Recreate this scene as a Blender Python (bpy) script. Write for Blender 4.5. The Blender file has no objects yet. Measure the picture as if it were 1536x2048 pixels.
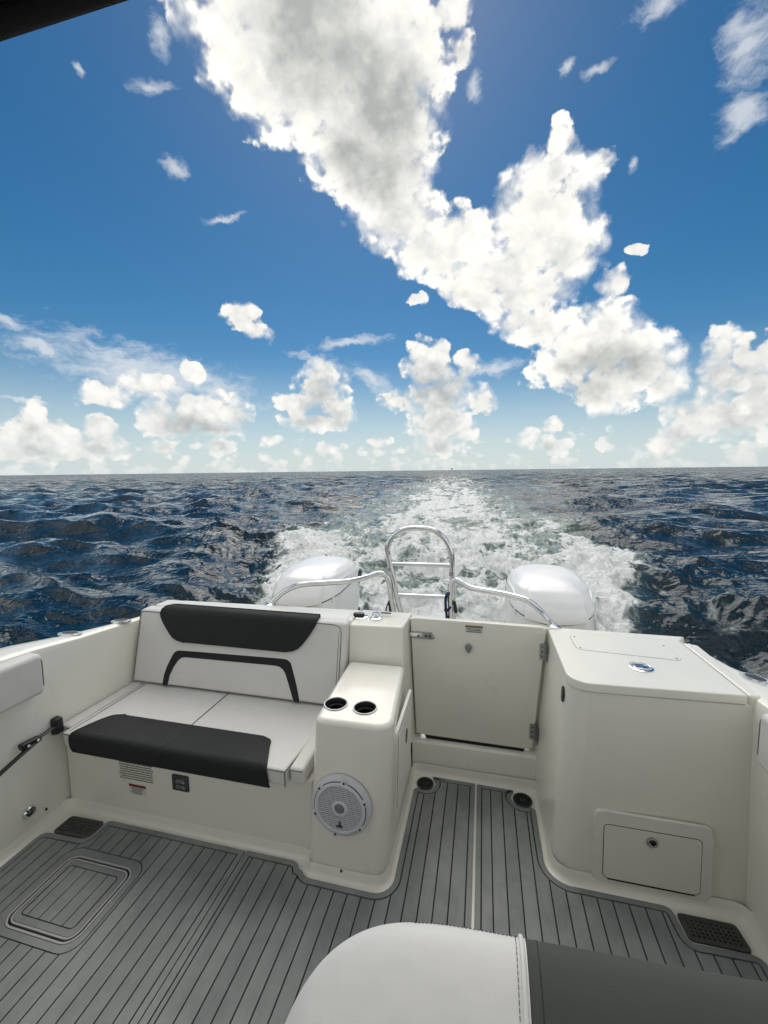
import bpy, bmesh, math, random
import numpy as np
from mathutils import Vector, Matrix, Euler
scene = bpy.context.scene

# ------------------------------------------------------------------ camera
F_PX = 830.0                      # focal length in pixels of the 1536 x 2048 photograph
CAM_H = 1.6
ROLL = math.atan2(932 - 950, 1536.0)
_d = (768 - 0) * -math.sin(ROLL) + (1024 - 950) * math.cos(ROLL)
PITCH = math.atan2(_d, F_PX)
PSI = math.radians(13.48)         # the boat's aft axis lies this far to one side of the view axis
_c, _s = math.cos(PSI), math.sin(PSI)
_right = Vector((_c, _s, 0)); _fl = Vector((-_s, _c, 0)); _up = Vector((0, 0, 1))
FWD = _fl * math.cos(PITCH) - _up * math.sin(PITCH)
_cup = _fl * math.sin(PITCH) + _up * math.cos(PITCH)
_R = _right * math.cos(ROLL) + _cup * math.sin(ROLL)
_U = _cup * math.cos(ROLL) - _right * math.sin(ROLL)
cam_data = bpy.data.cameras.new("camera")
cam = bpy.data.objects.new("camera", cam_data)
scene.collection.objects.link(cam)
m = Matrix((_R, _U, -FWD)).transposed().to_4x4()
m.translation = Vector((0, 0, CAM_H))
cam.matrix_world = m
cam_data.sensor_fit = 'VERTICAL'; cam_data.sensor_height = 24.0
cam_data.lens = 24.0 * F_PX / 2048.0
cam_data.clip_start = 0.02; cam_data.clip_end = 80000.0
scene.camera = cam

def pix_dir(x, y):
    return (FWD * F_PX + _R * (x - 768.0) - _U * (y - 1024.0)).normalized()

scene.render.engine = 'CYCLES'
scene.cycles.use_denoising = True
scene.cycles.use_adaptive_sampling = True; scene.cycles.adaptive_threshold = 0.03; scene.cycles.adaptive_min_samples = 16
scene.cycles.max_bounces = 8
scene.cycles.diffuse_bounces = 3
scene.cycles.glossy_bounces = 4
scene.cycles.sample_clamp_indirect = 6.0
scene.view_settings.view_transform = 'Standard'
scene.view_settings.look = 'None'
scene.view_settings.gamma = 1.0
scene.view_settings.use_curve_mapping = False
scene.view_settings.exposure = 0.0

# ------------------------------------------------------------------ sky, clouds and sun
SUN_EL = math.radians(52); SUN_AZ = math.radians(-14)      # azimuth measured from +Y (aft) towards +X
SKY_STRENGTH = 0.070

class NT:
    """small helper for building node trees"""
    def __init__(self, nt): self.nt = nt
    def n(self, t, **kw):
        nd = self.nt.nodes.new(t)
        for k, v in kw.items(): setattr(nd, k, v)
        return nd
    def put(self, sock, v):
        if isinstance(v, bpy.types.NodeSocket): self.nt.links.new(v, sock)
        elif v is not None: sock.default_value = v
    def math(self, op, a, b=None, c=None, clamp=False):
        nd = self.n('ShaderNodeMath', operation=op, use_clamp=clamp)
        self.put(nd.inputs[0], a); self.put(nd.inputs[1], b); self.put(nd.inputs[2], c)
        return nd.outputs[0]
    def vmath(self, op, a, b=None, scale=None):
        nd = self.n('ShaderNodeVectorMath', operation=op)
        self.put(nd.inputs[0], a); self.put(nd.inputs[1], b)
        if scale is not None: self.put(nd.inputs['Scale'], scale)
        return nd.outputs['Value'] if op in ('LENGTH', 'DOT_PRODUCT') else nd.outputs['Vector']
    def noise(self, vec, scale, detail=4.0, rough=0.5, dist=0.0, lac=2.0, dims='3D', color=False, ntype='FBM'):
        nd = self.n('ShaderNodeTexNoise', noise_dimensions=dims, noise_type=ntype)
        self.put(nd.inputs['Vector'], vec); nd.inputs['Scale'].default_value = scale
        nd.inputs['Detail'].default_value = detail; nd.inputs['Roughness'].default_value = rough
        nd.inputs['Distortion'].default_value = dist; nd.inputs['Lacunarity'].default_value = lac
        return nd.outputs['Color'] if color else nd.outputs[0]
    def ramp(self, x, a, b, c=0.0, d=1.0, mode='SMOOTHSTEP'):
        nd = self.n('ShaderNodeMapRange', interpolation_type=mode)
        self.put(nd.inputs['Value'], x)
        nd.inputs['From Min'].default_value = a; nd.inputs['From Max'].default_value = b
        nd.inputs['To Min'].default_value = c; nd.inputs['To Max'].default_value = d
        return nd.outputs[0]
    def mix(self, f, a, b):
        nd = self.n('ShaderNodeMix', data_type='RGBA')
        self.put(nd.inputs[0], f)
        for s, v in ((nd.inputs[6], a), (nd.inputs[7], b)):
            if isinstance(v, (tuple, list)) and len(v) == 3: v = (*v, 1.0)
            self.put(s, v)
        return nd.outputs[2]

def azel(d):
    return math.atan2(d.x, d.y), math.asin(max(-1, min(1, d.z)))

# every cloud lobe: centre in the photograph, radii, tilt in degrees; turned into directions of the sky
BIG = [  # the large backlit cumulus and the two that hang on to it
 (600,-20,270,150,0),(560,70,220,150,20),(700,70,180,170,0),(600,190,200,130,35),(740,220,150,160,0),(820,130,75,90,0),
 (690,310,120,110,40),(780,350,100,120,0),(800,430,90,90,0),(560,-160,330,170,0),(800,250,85,90,0),(500,150,120,70,40),
 (860,500,110,75,0),(930,470,85,65,0),(1080,420,115,105,0),(1090,340,80,60,-20),(1115,270,28,48,10),(1160,350,62,36,-15),
 (1120,500,95,80,0),(1000,540,140,66,15),(940,585,80,36,20),(1060,590,110,60,10),
 (1080,660,130,52,10),(1180,700,140,90,10),(1225,660,62,62,0),(1290,730,85,66,0),(1130,740,90,44,15),(1225,790,85,44,-5),(1330,770,56,40,0),
]
MID = [  # cumulus standing low over the sea
 (485,640,48,30,25),(520,668,26,16,20),
 (390,822,82,50,0),(320,838,60,38,10),(470,828,38,42,0),(440,855,64,22,0),(215,786,62,30,8),(290,770,60,26,0),(385,745,24,24,0),
 (640,780,58,56,0),(645,740,36,34,0),(590,800,42,28,0),(680,820,34,34,0),(625,845,66,20,0),
 (850,735,50,46,0),(880,705,24,22,0),(935,735,26,28,0),(880,790,80,58,0),(800,795,44,26,0),(960,800,40,26,0),(890,850,64,40,0),(880,890,50,22,0),
 (1450,690,48,44,0),(1510,720,70,60,0),(1450,760,66,56,0),(1380,830,60,34,0),(1460,835,110,54,0),(1540,800,80,80,0),(1350,870,50,26,0),
 (70,850,64,44,0),(20,870,50,38,0),(75,815,30,22,0),(130,880,60,30,0),(200,860,40,36,0),(180,895,90,26,0),(90,900,100,22,0),
 (925,95,46,40,-40),(890,20,70,44,30),(1225,565,34,26,0),(1265,497,20,14,0),
 (1105,850,24,22,0),(1215,885,24,18,0),(1060,880,34,22,0),(1110,890,44,20,0),(545,885,24,12,0),(660,895,22,14,0),(320,895,34,20,0),(440,895,40,18,0),(760,885,26,12,0),(826,605,20,14,0),
]
THIN = [  # veils and streaks
 (300,745,240,52,14),(90,695,70,18,25),(20,645,44,14,25),(710,687,88,11,-3),(640,720,70,10,22),(740,760,50,20,25),(440,424,46,9,-10),(1490,100,60,110,25),(1470,235,70,60,-40),
 (1330,0,70,20,0),(345,350,30,20,0),(950,175,18,34,-25),(1130,130,26,10,-45),(1185,145,34,12,-25),(300,165,40,16,10),(315,75,26,40,0),(1258,345,14,20,20),(50,800,60,5,3),(990,740,60,16,-12),(160,150,10,14,0),
]

def cloud_lobes(T, vec, lobes, k):
    out = None; base = vec
    for i, (x, y, rx, ry, ang) in enumerate(lobes):
        a0, e0 = azel(pix_dir(x, y)); ca = math.radians(ang)
        a1, e1 = azel(pix_dir(x + rx * math.cos(ca), y + rx * math.sin(ca)))
        a2, e2 = azel(pix_dir(x - ry * math.sin(ca), y + ry * math.cos(ca)))
        if i and i % 10 == 0:                        # lets the lobes be evaluated batch after batch
            ma = T.n('ShaderNodeVectorMath', operation='MULTIPLY_ADD')
            T.put(ma.inputs[0], out); ma.inputs[1].default_value = (1e-7, 1e-7, 0); T.put(ma.inputs[2], vec)
            base = ma.outputs[0]
        if ang and max(rx, ry) > 2.2 * min(rx, ry):
            mp = T.n('ShaderNodeMapping', vector_type='TEXTURE')
            mp.inputs['Location'].default_value = (a0, e0, 0)
            mp.inputs['Rotation'].default_value = (0, 0, math.atan2(e1 - e0, a1 - a0))
            mp.inputs['Scale'].default_value = (math.hypot(a1 - a0, e1 - e0), math.hypot(a2 - a0, e2 - e0), 1)
            T.put(mp.inputs['Vector'], base)
            q = mp.outputs[0]
        else:
            sx = max(abs(a1 - a0), abs(a2 - a0)); sy = max(abs(e1 - e0), abs(e2 - e0))
            ma = T.n('ShaderNodeVectorMath', operation='MULTIPLY_ADD')
            T.put(ma.inputs[0], base); ma.inputs[1].default_value = (1 / sx, 1 / sy, 0)
            ma.inputs[2].default_value = (-a0 / sx, -e0 / sy, 0)
            q = ma.outputs[0]
        ln = T.vmath('LENGTH', q)
        if out is None: out = ln
        else:
            nd = T.n('ShaderNodeMath', operation='SMOOTH_MIN')
            T.put(nd.inputs[0], out); T.put(nd.inputs[1], ln); nd.inputs[2].default_value = k
            out = nd.outputs[0]
    return T.math('SUBTRACT', 1.0, out)           # 1 in a lobe's middle, 0 at its rim, negative outside

SHADE = [  # the thick middles that the sun behind does not reach
 (700,110,150,120,0),(770,230,95,130,0),(640,0,110,90,0),(720,330,70,70,0),(1225,735,110,44,0),(1170,780,60,30,0),(640,825,60,26,0),(880,770,46,40,0),(390,852,70,20,0),
]
def cloud_group():
    g = bpy.data.node_groups.new('cloud_field', 'ShaderNodeTree')
    g.interface.new_socket('Vector', in_out='INPUT', socket_type='NodeSocketVector')
    for nm in ('Big', 'Mid', 'Thin', 'Shade'): g.interface.new_socket(nm, in_out='OUTPUT', socket_type='NodeSocketFloat')
    T = NT(g); gi = T.n('NodeGroupInput'); go = T.n('NodeGroupOutput')
    v = gi.outputs[0]
    for i, (l, k) in enumerate(((BIG, 0.35), (MID, 0.2), (THIN, 0.1), (SHADE, 0.4))):
        T.put(go.inputs[i], cloud_lobes(T, v, l, k))
    return g

world = bpy.data.worlds.new("World"); scene.world = world
world.use_nodes = True
wt = world.node_tree; wt.nodes.clear()
T = NT(wt)
out = T.n('ShaderNodeOutputWorld'); bg = T.n('ShaderNodeBackground')
wt.links.new(bg.outputs[0], out.inputs[0])
sky = T.n('ShaderNodeTexSky', sky_type='NISHITA')
sky.sun_disc = False; sky.sun_elevation = SUN_EL; sky.sun_rotation = SUN_AZ
sky.altitude = 0; sky.air_density = 1.0; sky.dust_density = 0.25; sky.ozone_density = 3.0
tc = T.n('ShaderNodeTexCoord'); D = tc.outputs['Generated']
sp = T.n('ShaderNodeSeparateXYZ'); T.put(sp.inputs[0], D)
az = T.math('ARCTAN2', sp.outputs[0], sp.outputs[1]); el = T.math('ARCSINE', sp.outputs[2])
cb = T.n('ShaderNodeCombineXYZ'); T.put(cb.inputs[0], az); T.put(cb.inputs[1], el)
P = cb.outputs[0]
# turbulence: a slow warp that breaks the lobes' outlines, finer billows on top
w1 = T.vmath('SUBTRACT', T.noise(D, 7.0, 2.0, 0.5, color=True), (0.5, 0.5, 0.5))
w2 = T.vmath('SUBTRACT', T.noise(D, 30.0, 3.0, 0.6, color=True), (0.5, 0.5, 0.5))
PW = T.vmath('ADD', P, T.vmath('ADD', T.vmath('SCALE', w1, scale=0.06), T.vmath('SCALE', w2, scale=0.030)))
PW = T.vmath('MULTIPLY', PW, (1, 1, 0))
grp = cloud_group()
def field(vec):
    nd = T.n('ShaderNodeGroup'); nd.node_tree = grp; T.put(nd.inputs[0], vec); return nd.outputs
DW = T.vmath('ADD', D, T.vmath('ADD', T.vmath('SCALE', w1, scale=0.06), T.vmath('SCALE', w2, scale=0.030)))
n1 = T.math('SUBTRACT', T.noise(DW, 15.0, 4.0, 0.55), 0.5)
PF = T.vmath('ADD', D, T.vmath('SCALE', w2, scale=0.012))
n2f = T.math('SUBTRACT', T.noise(PF, 46.0, 5.0, 0.56), 0.5); n2 = n2f
vo = T.n('ShaderNodeTexVoronoi', feature='SMOOTH_F1', voronoi_dimensions='3D'); T.put(vo.inputs['Vector'], PF)
vo.inputs['Scale'].default_value = 30.0; vo.inputs['Smoothness'].default_value = 0.35; vo.inputs['Detail'].default_value = 1.0; vo.inputs['Roughness'].default_value = 0.55
puff = T.math('SUBTRACT', 0.60, vo.outputs['Distance'])     # round heads, sharp clefts
n2 = T.math('MULTIPLY_ADD', puff, 0.62, T.math('MULTIPLY', n2, 0.42))
f0 = field(PW)
SO = (0.006, 0.040, 0)                           # towards the sun in the sky
PS = T.vmath('ADD', PW, SO)
f1 = field(PS)
n1s = T.math('SUBTRACT', T.noise(T.vmath('ADD', DW, (0.004, -0.015, 0.035)), 15.0, 3.0, 0.55), 0.5)
n2s = T.math('SUBTRACT', T.noise(T.vmath('ADD', PF, (0.002, -0.003, 0.007)), 46.0, 3.0, 0.54), 0.5)
rel = T.math('ADD', T.math('MULTIPLY', T.math('SUBTRACT', n2f, n2s), 0.5), T.math('MULTIPLY_ADD', puff, 0.50, -0.04))
rel1 = T.math('SUBTRACT', n1, n1s)
def dens(f, a, b, ka, kb, o):
    f = T.math('MINIMUM', f, T.math('MULTIPLY', f, 2.0))       # falls off faster outside the lobes: no stray crumbs
    return T.math('ADD', f, T.math('MULTIPLY_ADD', a, ka, T.math('MULTIPLY_ADD', b, kb, o)))
dB = dens(f0[0], n1, n2, 1.15, 0.70, 0.15); dB1 = T.math('ADD', f1[0], T.math('MULTIPLY_ADD', n1s, 1.5, 0.0))
dM = dens(f0[1], n1, n2, 1.0, 1.25, 0.26); dM1 = T.math('ADD', f1[1], T.math('MULTIPLY_ADD', n1s, 1.6, 0.05))
# far rows of small cumulus close to the horizon
PH = T.vmath('MULTIPLY', PF, (1.0, 1.0, 1.7))
fh = T.math('MULTIPLY_ADD', n2, 0.5, T.noise(PH, 22.0, 2.0, 0.5))
hb = T.math('SUBTRACT', fh, T.math('ADD', T.ramp(el, 0.01, 0.10, 0.39, 0.64, 'LINEAR'), T.ramp(el, 0.09, 0.17, 0.0, 0.8, 'LINEAR')))
dH = T.math('MULTIPLY', hb, 5.0)
# unseen clouds outside the lobes' part of the sky, thickened to brighten the cockpit
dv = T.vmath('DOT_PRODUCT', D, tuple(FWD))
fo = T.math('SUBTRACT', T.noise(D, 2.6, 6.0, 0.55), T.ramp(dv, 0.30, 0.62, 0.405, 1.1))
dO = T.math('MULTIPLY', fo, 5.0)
wid = T.ramp(T.math('ADD', n1s, T.math('MULTIPLY', n2s, 0.4)), -0.12, 0.14, 0.20, 0.85)      # crisp heads in one place, frayed rims in another
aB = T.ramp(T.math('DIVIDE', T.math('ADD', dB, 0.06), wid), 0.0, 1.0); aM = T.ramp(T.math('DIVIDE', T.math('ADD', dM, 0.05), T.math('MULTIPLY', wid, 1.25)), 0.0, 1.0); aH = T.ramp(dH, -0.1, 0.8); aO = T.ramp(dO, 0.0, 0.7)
wis = T.noise(T.vmath('MULTIPLY', PW, (1.0, 2.4, 0)), 24.0, 5.0, 0.62)
aT = T.math('MULTIPLY', T.ramp(T.math('MULTIPLY_ADD', T.math('SUBTRACT', wis, 0.5), 2.0, f0[2]), -0.2, 1.0), 0.70)
# light: thick middles of the backlit clouds turn grey, rims glow; the low ones are shaded from below
grB = T.math('MULTIPLY', T.ramp(dB, 0.30, 1.0), T.ramp(dB1, -0.05, 0.95))
shd = T.ramp(T.math('MULTIPLY_ADD', n1, 0.9, f0[3]), -0.35, 0.75)
grB = T.math('ADD', T.math('MULTIPLY_ADD', grB, 0.42, T.math('MULTIPLY', shd, 0.62)), T.math('MULTIPLY_ADD', rel, -0.75, T.math('MULTIPLY', rel1, -0.25)), clamp=True)
cB = T.mix(grB, (1.10, 1.08, 1.02), (0.46, 0.48, 0.46))
grM = T.math('MULTIPLY', T.ramp(dM1, -0.2, 1.0), T.ramp(dM, 0.2, 0.9))
grM = T.math('ADD', T.math('MULTIPLY_ADD', grM, 0.5, T.math('MULTIPLY', shd, 0.25)), T.math('MULTIPLY_ADD', rel, -0.9, 0.02), clamp=True)
cM = T.mix(grM, (1.0, 0.985, 0.94), (0.40, 0.44, 0.45))
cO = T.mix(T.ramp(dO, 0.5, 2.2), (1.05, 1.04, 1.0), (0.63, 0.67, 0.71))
hs = T.n('ShaderNodeHueSaturation'); T.put(hs.inputs['Color'], sky.outputs[0])
hs.inputs['Hue'].default_value = 0.492; hs.inputs['Saturation'].default_value = 1.37; hs.inputs['Value'].default_value = 1.0
col = T.vmath('SCALE', hs.outputs[0], scale=SKY_STRENGTH)
hz = T.ramp(el, -0.02, 0.27, 0.84, 0.0)
col = T.mix(hz, col, (0.64, 0.75, 0.79))
col = T.mix(aT, col, (0.80, 0.83, 0.86))
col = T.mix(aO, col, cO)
col = T.mix(T.math('MULTIPLY', aH, T.ramp(el, 0.0, 0.05, 0.55, 1.0)), col, T.mix(T.math('MULTIPLY_ADD', rel, -1.0, 0.1, clamp=True), (0.92, 0.92, 0.88), (0.55, 0.60, 0.62)))
col = T.mix(T.math('MULTIPLY', aM, T.ramp(el, 0.0, 0.1, 0.6, 1.0)), col, cM)
col = T.mix(aB, col, cB)
T.put(bg.inputs[0], col); bg.inputs[1].default_value = 1.0
world.cycles.sampling_method = 'MANUAL'; world.cycles.sample_map_resolution = 512

sun_data = bpy.data.lights.new("sun", 'SUN')
sun_data.energy = 1.95; sun_data.angle = math.radians(50); sun_data.color = (1.0, 0.955, 0.88)
sun = bpy.data.objects.new("sun", sun_data); scene.collection.objects.link(sun)
_sd = Vector((math.sin(SUN_AZ) * math.cos(SUN_EL), math.cos(SUN_AZ) * math.cos(SUN_EL), math.sin(SUN_EL)))
sun.rotation_euler = _sd.to_track_quat('Z', 'Y').to_euler()
sun.location = _sd * 60

# ------------------------------------------------------------------ helpers
COL = scene.collection
LOCAL = set()                                   # things whose parts are modelled in the thing's own coordinates

def at_y(x, y, Y):
    d = pix_dir(x, y); t = Y / d.y
    return Vector((d.x * t, Y, CAM_H + d.z * t))

def thing(name, label, cat, loc=(0, 0, 0), group=None, local=False, kind=None):
    o = bpy.data.objects.new(name, None); COL.objects.link(o)
    o.empty_display_size = 0.05
    o.location = loc
    o['label'] = label; o['category'] = cat
    if group: o['group'] = group
    o['kind'] = kind or 'thing'
    if local: LOCAL.add(o)
    return o

def tag(o, label, cat, group=None):
    o['label'] = label; o['category'] = cat
    if group: o['group'] = group
    return o

def world_offset(p):
    v = Vector(p.location)
    q = p.parent
    while q is not None:
        if q in LOCAL: break
        v += Vector(q.location); q = q.parent
    return v

def finish(me, name, mat, parent=None, smooth=35, wn=False):
    me.materials.append(mat)
    if smooth:
        me.shade_smooth()
        if smooth < 180: me.set_sharp_from_angle(angle=math.radians(smooth))
    o = bpy.data.objects.new(name, me); COL.objects.link(o)
    if parent is not None:
        o.parent = parent
        top = parent
        while top.parent is not None: top = top.parent
        if top in LOCAL: LOCAL.add(o)
        elif parent.type == 'EMPTY':
            o.matrix_parent_inverse = Matrix.Translation(-Vector(parent.location))
    if wn:
        md = o.modifiers.new('normals', 'WEIGHTED_NORMAL'); md.keep_sharp = True; md.weight = 80
    return o

def from_bm(bm, name, mat, parent=None, smooth=35, wn=False):
    bmesh.ops.recalc_face_normals(bm, faces=bm.faces[:])
    me = bpy.data.meshes.new(name); bm.to_mesh(me); bm.free()
    return finish(me, name, mat, parent, smooth, wn)

def bm_hexa(bm, b4, t4):
    vs = [bm.verts.new(p) for p in list(b4) + list(t4)]
    fs = [(3, 2, 1, 0), (4, 5, 6, 7), (0, 1, 5, 4), (1, 2, 6, 5), (2, 3, 7, 6), (3, 0, 4, 7)]
    return [bm.faces.new([vs[i] for i in f]) for f in fs], vs

def hexa(name, b4, t4, mat, parent=None, r=0.006, seg=3, vr=None, vseg=6, tr=None):
    """six-sided solid from four bottom and four top corners; vr rounds the upright edges, r the rest"""
    bm = bmesh.new(); bm_hexa(bm, b4, t4)
    bm.edges.ensure_lookup_table()
    if vr:
        up = [e for e in bm.edges if abs((e.verts[0].co - e.verts[1].co).normalized().z) > 0.7]
        if isinstance(vr, dict):
            for idx, rad in vr.items():
                p = Vector(b4[idx])
                ee = [e for e in bm.edges if abs((e.verts[0].co - e.verts[1].co).normalized().z) > 0.7 and min((v.co - p).length for v in e.verts) < 1e-4]
                bmesh.ops.bevel(bm, geom=ee, offset=rad, segments=vseg, profile=0.5, affect='EDGES', clamp_overlap=True)
        else:
            bmesh.ops.bevel(bm, geom=up, offset=vr, segments=vseg, profile=0.5, affect='EDGES', clamp_overlap=True)
    if r:
        bm.normal_update()
        ee = [e for e in bm.edges if len(e.link_faces) == 2 and e.calc_face_angle(0) > math.radians(40)]
        bmesh.ops.bevel(bm, geom=ee, offset=r, segments=seg, profile=0.5, affect='EDGES', clamp_overlap=True)
    return from_bm(bm, name, mat, parent, 60, True)

def box(name, x0, x1, y0, y1, z0, z1, mat, parent=None, r=0.004, seg=2, vr=None, vseg=6):
    b = [(x0, y0, z0), (x1, y0, z0), (x1, y1, z0), (x0, y1, z0)]
    t = [(x0, y0, z1), (x1, y0, z1), (x1, y1, z1), (x0, y1, z1)]
    return hexa(name, b, t, mat, parent, r, seg, vr, vseg)

def spline(pts, n=8):
    P = [Vector(p) for p in pts]
    if len(P) < 3 or n <= 1: return P
    L = [(b - a).length for a, b in zip(P[:-1], P[1:])]
    D = [(b - a).normalized() for a, b in zip(P[:-1], P[1:])]
    out = []
    for i in range(len(P) - 1):
        t0 = (D[max(i - 1, 0)] + D[i]).normalized(); t1 = (D[i] + D[min(i + 1, len(D) - 1)]).normalized()
        m0 = t0 * min(L[i], 1.3 * L[max(i - 1, 0)]); m1 = t1 * min(L[i], 1.3 * L[min(i + 1, len(L) - 1)])
        for k in range(n):
            t = k / n; t2 = t * t; t3 = t2 * t
            out.append(P[i] * (2 * t3 - 3 * t2 + 1) + m0 * (t3 - 2 * t2 + t) + P[i + 1] * (3 * t2 - 2 * t3) + m1 * (t3 - t2))
    out.append(P[-1])
    return out

def bm_tube(bm, pts, r, sides=12, closed=False, flat=1.0):
    P = [Vector(p) for p in pts]; n = len(P); rings = []
    up = Vector((0, 0, 1))
    t0 = (P[1] - P[0]).normalized()
    if abs(t0.dot(up)) > 0.95: up = Vector((0, 1, 0))
    nrm = (up - t0 * up.dot(t0)).normalized()
    for i in range(n):
        if closed: t = (P[(i + 1) % n] - P[i - 1]).normalized()
        else: t = (P[min(i + 1, n - 1)] - P[max(i - 1, 0)]).normalized()
        nrm = (nrm - t * nrm.dot(t)).normalized(); bn = t.cross(nrm)
        rr = r[i] if isinstance(r, (list, tuple)) else r
        rings.append([bm.verts.new(P[i] + (nrm * math.cos(2 * math.pi * k / sides) * flat + bn * math.sin(2 * math.pi * k / sides)) * rr) for k in range(sides)])
    for i in range(n if closed else n - 1):
        a, b = rings[i], rings[(i + 1) % n]
        for k in range(sides):
            bm.faces.new((a[k], a[(k + 1) % sides], b[(k + 1) % sides], b[k]))
    if not closed:
        bm.faces.new(rings[0][::-1]); bm.faces.new(rings[-1])

def tube(name, pts, r, mat, parent=None, sides=12, closed=False, smooth_n=8, flat=1.0):
    bm = bmesh.new(); bm_tube(bm, spline(pts, smooth_n) if not closed else pts, r, sides, closed, flat)
    return from_bm(bm, name, mat, parent, 50)

def frame_of(n):
    n = Vector(n).normalized()
    u = Vector((0, 0, 1)).cross(n)
    if u.length < 0.05: u = Vector((1, 0, 0))
    u.normalize(); return u, n.cross(u), n

def bm_lathe(bm, prof, c, n, steps=32, close=True):
    """prof: (radius, height along n) from the rim inwards or bottom to top"""
    u, v, n = frame_of(n); c = Vector(c); rings = []
    for (r, h) in prof:
        if r < 1e-6: rings.append([bm.verts.new(c + n * h)])
        else: rings.append([bm.verts.new(c + n * h + (u * math.cos(2 * math.pi * k / steps) + v * math.sin(2 * math.pi * k / steps)) * r) for k in range(steps)])
    for a, b in zip(rings[:-1], rings[1:]):
        for k in range(steps):
            k2 = (k + 1) % steps
            if len(a) == 1 and len(b) == 1: continue
            if len(a) == 1: bm.faces.new((a[0], b[k], b[k2]))
            elif len(b) == 1: bm.faces.new((a[k], a[k2], b[0]))
            else: bm.faces.new((a[k], a[k2], b[k2], b[k]))

def lathe(name, prof, c, n, mat, parent=None, steps=32):
    bm = bmesh.new(); bm_lathe(bm, prof, c, n, steps)
    return from_bm(bm, name, mat, parent, 40)

def rrect(x0, x1, y0, y1, r, n=5):
    out = []
    for cx, cy, a in ((x1 - r, y0 + r, -90), (x1 - r, y1 - r, 0), (x0 + r, y1 - r, 90), (x0 + r, y0 + r, 180)):
        for k in range(n + 1):
            t = math.radians(a + 90.0 * k / n); out.append((cx + r * math.cos(t), cy + r * math.sin(t)))
    return out

def bm_prism(bm, poly, o, u, v, n, h0, h1):
    o, u, v, n = Vector(o), Vector(u), Vector(v), Vector(n)
    a = [bm.verts.new(o + u * p[0] + v * p[1] + n * h0) for p in poly]
    b = [bm.verts.new(o + u * p[0] + v * p[1] + n * h1) for p in poly]
    k = len(poly)
    top = bm.faces.new(b); bm.faces.new(a[::-1])
    for i in range(k): bm.faces.new((a[i], a[(i + 1) % k], b[(i + 1) % k], b[i]))
    return top

def prism(name, poly, o, u, v, n, h0, h1, mat, parent=None, bev=0.0, seg=2):
    bm = bmesh.new(); top = bm_prism(bm, poly, o, u, v, n, h0, h1)
    if bev: bmesh.ops.bevel(bm, geom=list(top.edges), offset=bev, segments=seg, profile=0.5, affect='EDGES', clamp_overlap=True)
    return from_bm(bm, name, mat, parent, 40, True)

def ring_prism(name, outer, inner, o, u, v, n, h0, h1, mat, parent=None, closed=True):
    """band between two polygons of the same number of points"""
    bm = bmesh.new(); o, u, v, n = Vector(o), Vector(u), Vector(v), Vector(n)
    L = [[bm.verts.new(o + u * p[0] + v * p[1] + n * h) for p in poly] for poly, h in ((outer, h0), (outer, h1), (inner, h1), (inner, h0))]
    k = len(outer)
    for i in range(k if closed else k - 1):
        j = (i + 1) % k
        for a, b in zip(L, L[1:] + L[:1]): bm.faces.new((a[i], a[j], b[j], b[i]))
    if not closed:
        for i in (0, k - 1): bm.faces.new([l[i] for l in L])
    return from_bm(bm, name, mat, parent, 40)

def offset_poly(poly, w):
    """inward offset of a counter-clockwise polygon"""
    n = len(poly); out = []
    for i in range(n):
        a, b, c = Vector(poly[i - 1]), Vector(poly[i]), Vector(poly[(i + 1) % n])
        d1 = (b - a).normalized(); d2 = (c - b).normalized()
        n1 = Vector((-d1.y, d1.x)); n2 = Vector((-d2.y, d2.x))
        m_ = n1 + n2
        if m_.length < 1e-6: m_ = n1
        m_.normalize()
        k = max(0.45, m_.dot(n1))
        out.append(tuple(b + m_ * (w / k)))
    return out

def apply_bool(o, cutters):
    for c in cutters:
        md = o.modifiers.new('cut', 'BOOLEAN'); md.operation = 'DIFFERENCE'; md.object = c; md.solver = 'EXACT'
    # cuts come before the normals modifier
    dg = bpy.context.evaluated_depsgraph_get()
    me = bpy.data.meshes.new_from_object(o.evaluated_get(dg))
    o.modifiers.clear(); o.data = me
    for c in cutters: bpy.data.objects.remove(c, do_unlink=True)
    return o

def copy_tree(o, parent=None):
    c = o.copy(); COL.objects.link(c)
    if parent is not None: c.parent = parent
    for ch in list(o.children): copy_tree(ch, c)
    return c

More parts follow.
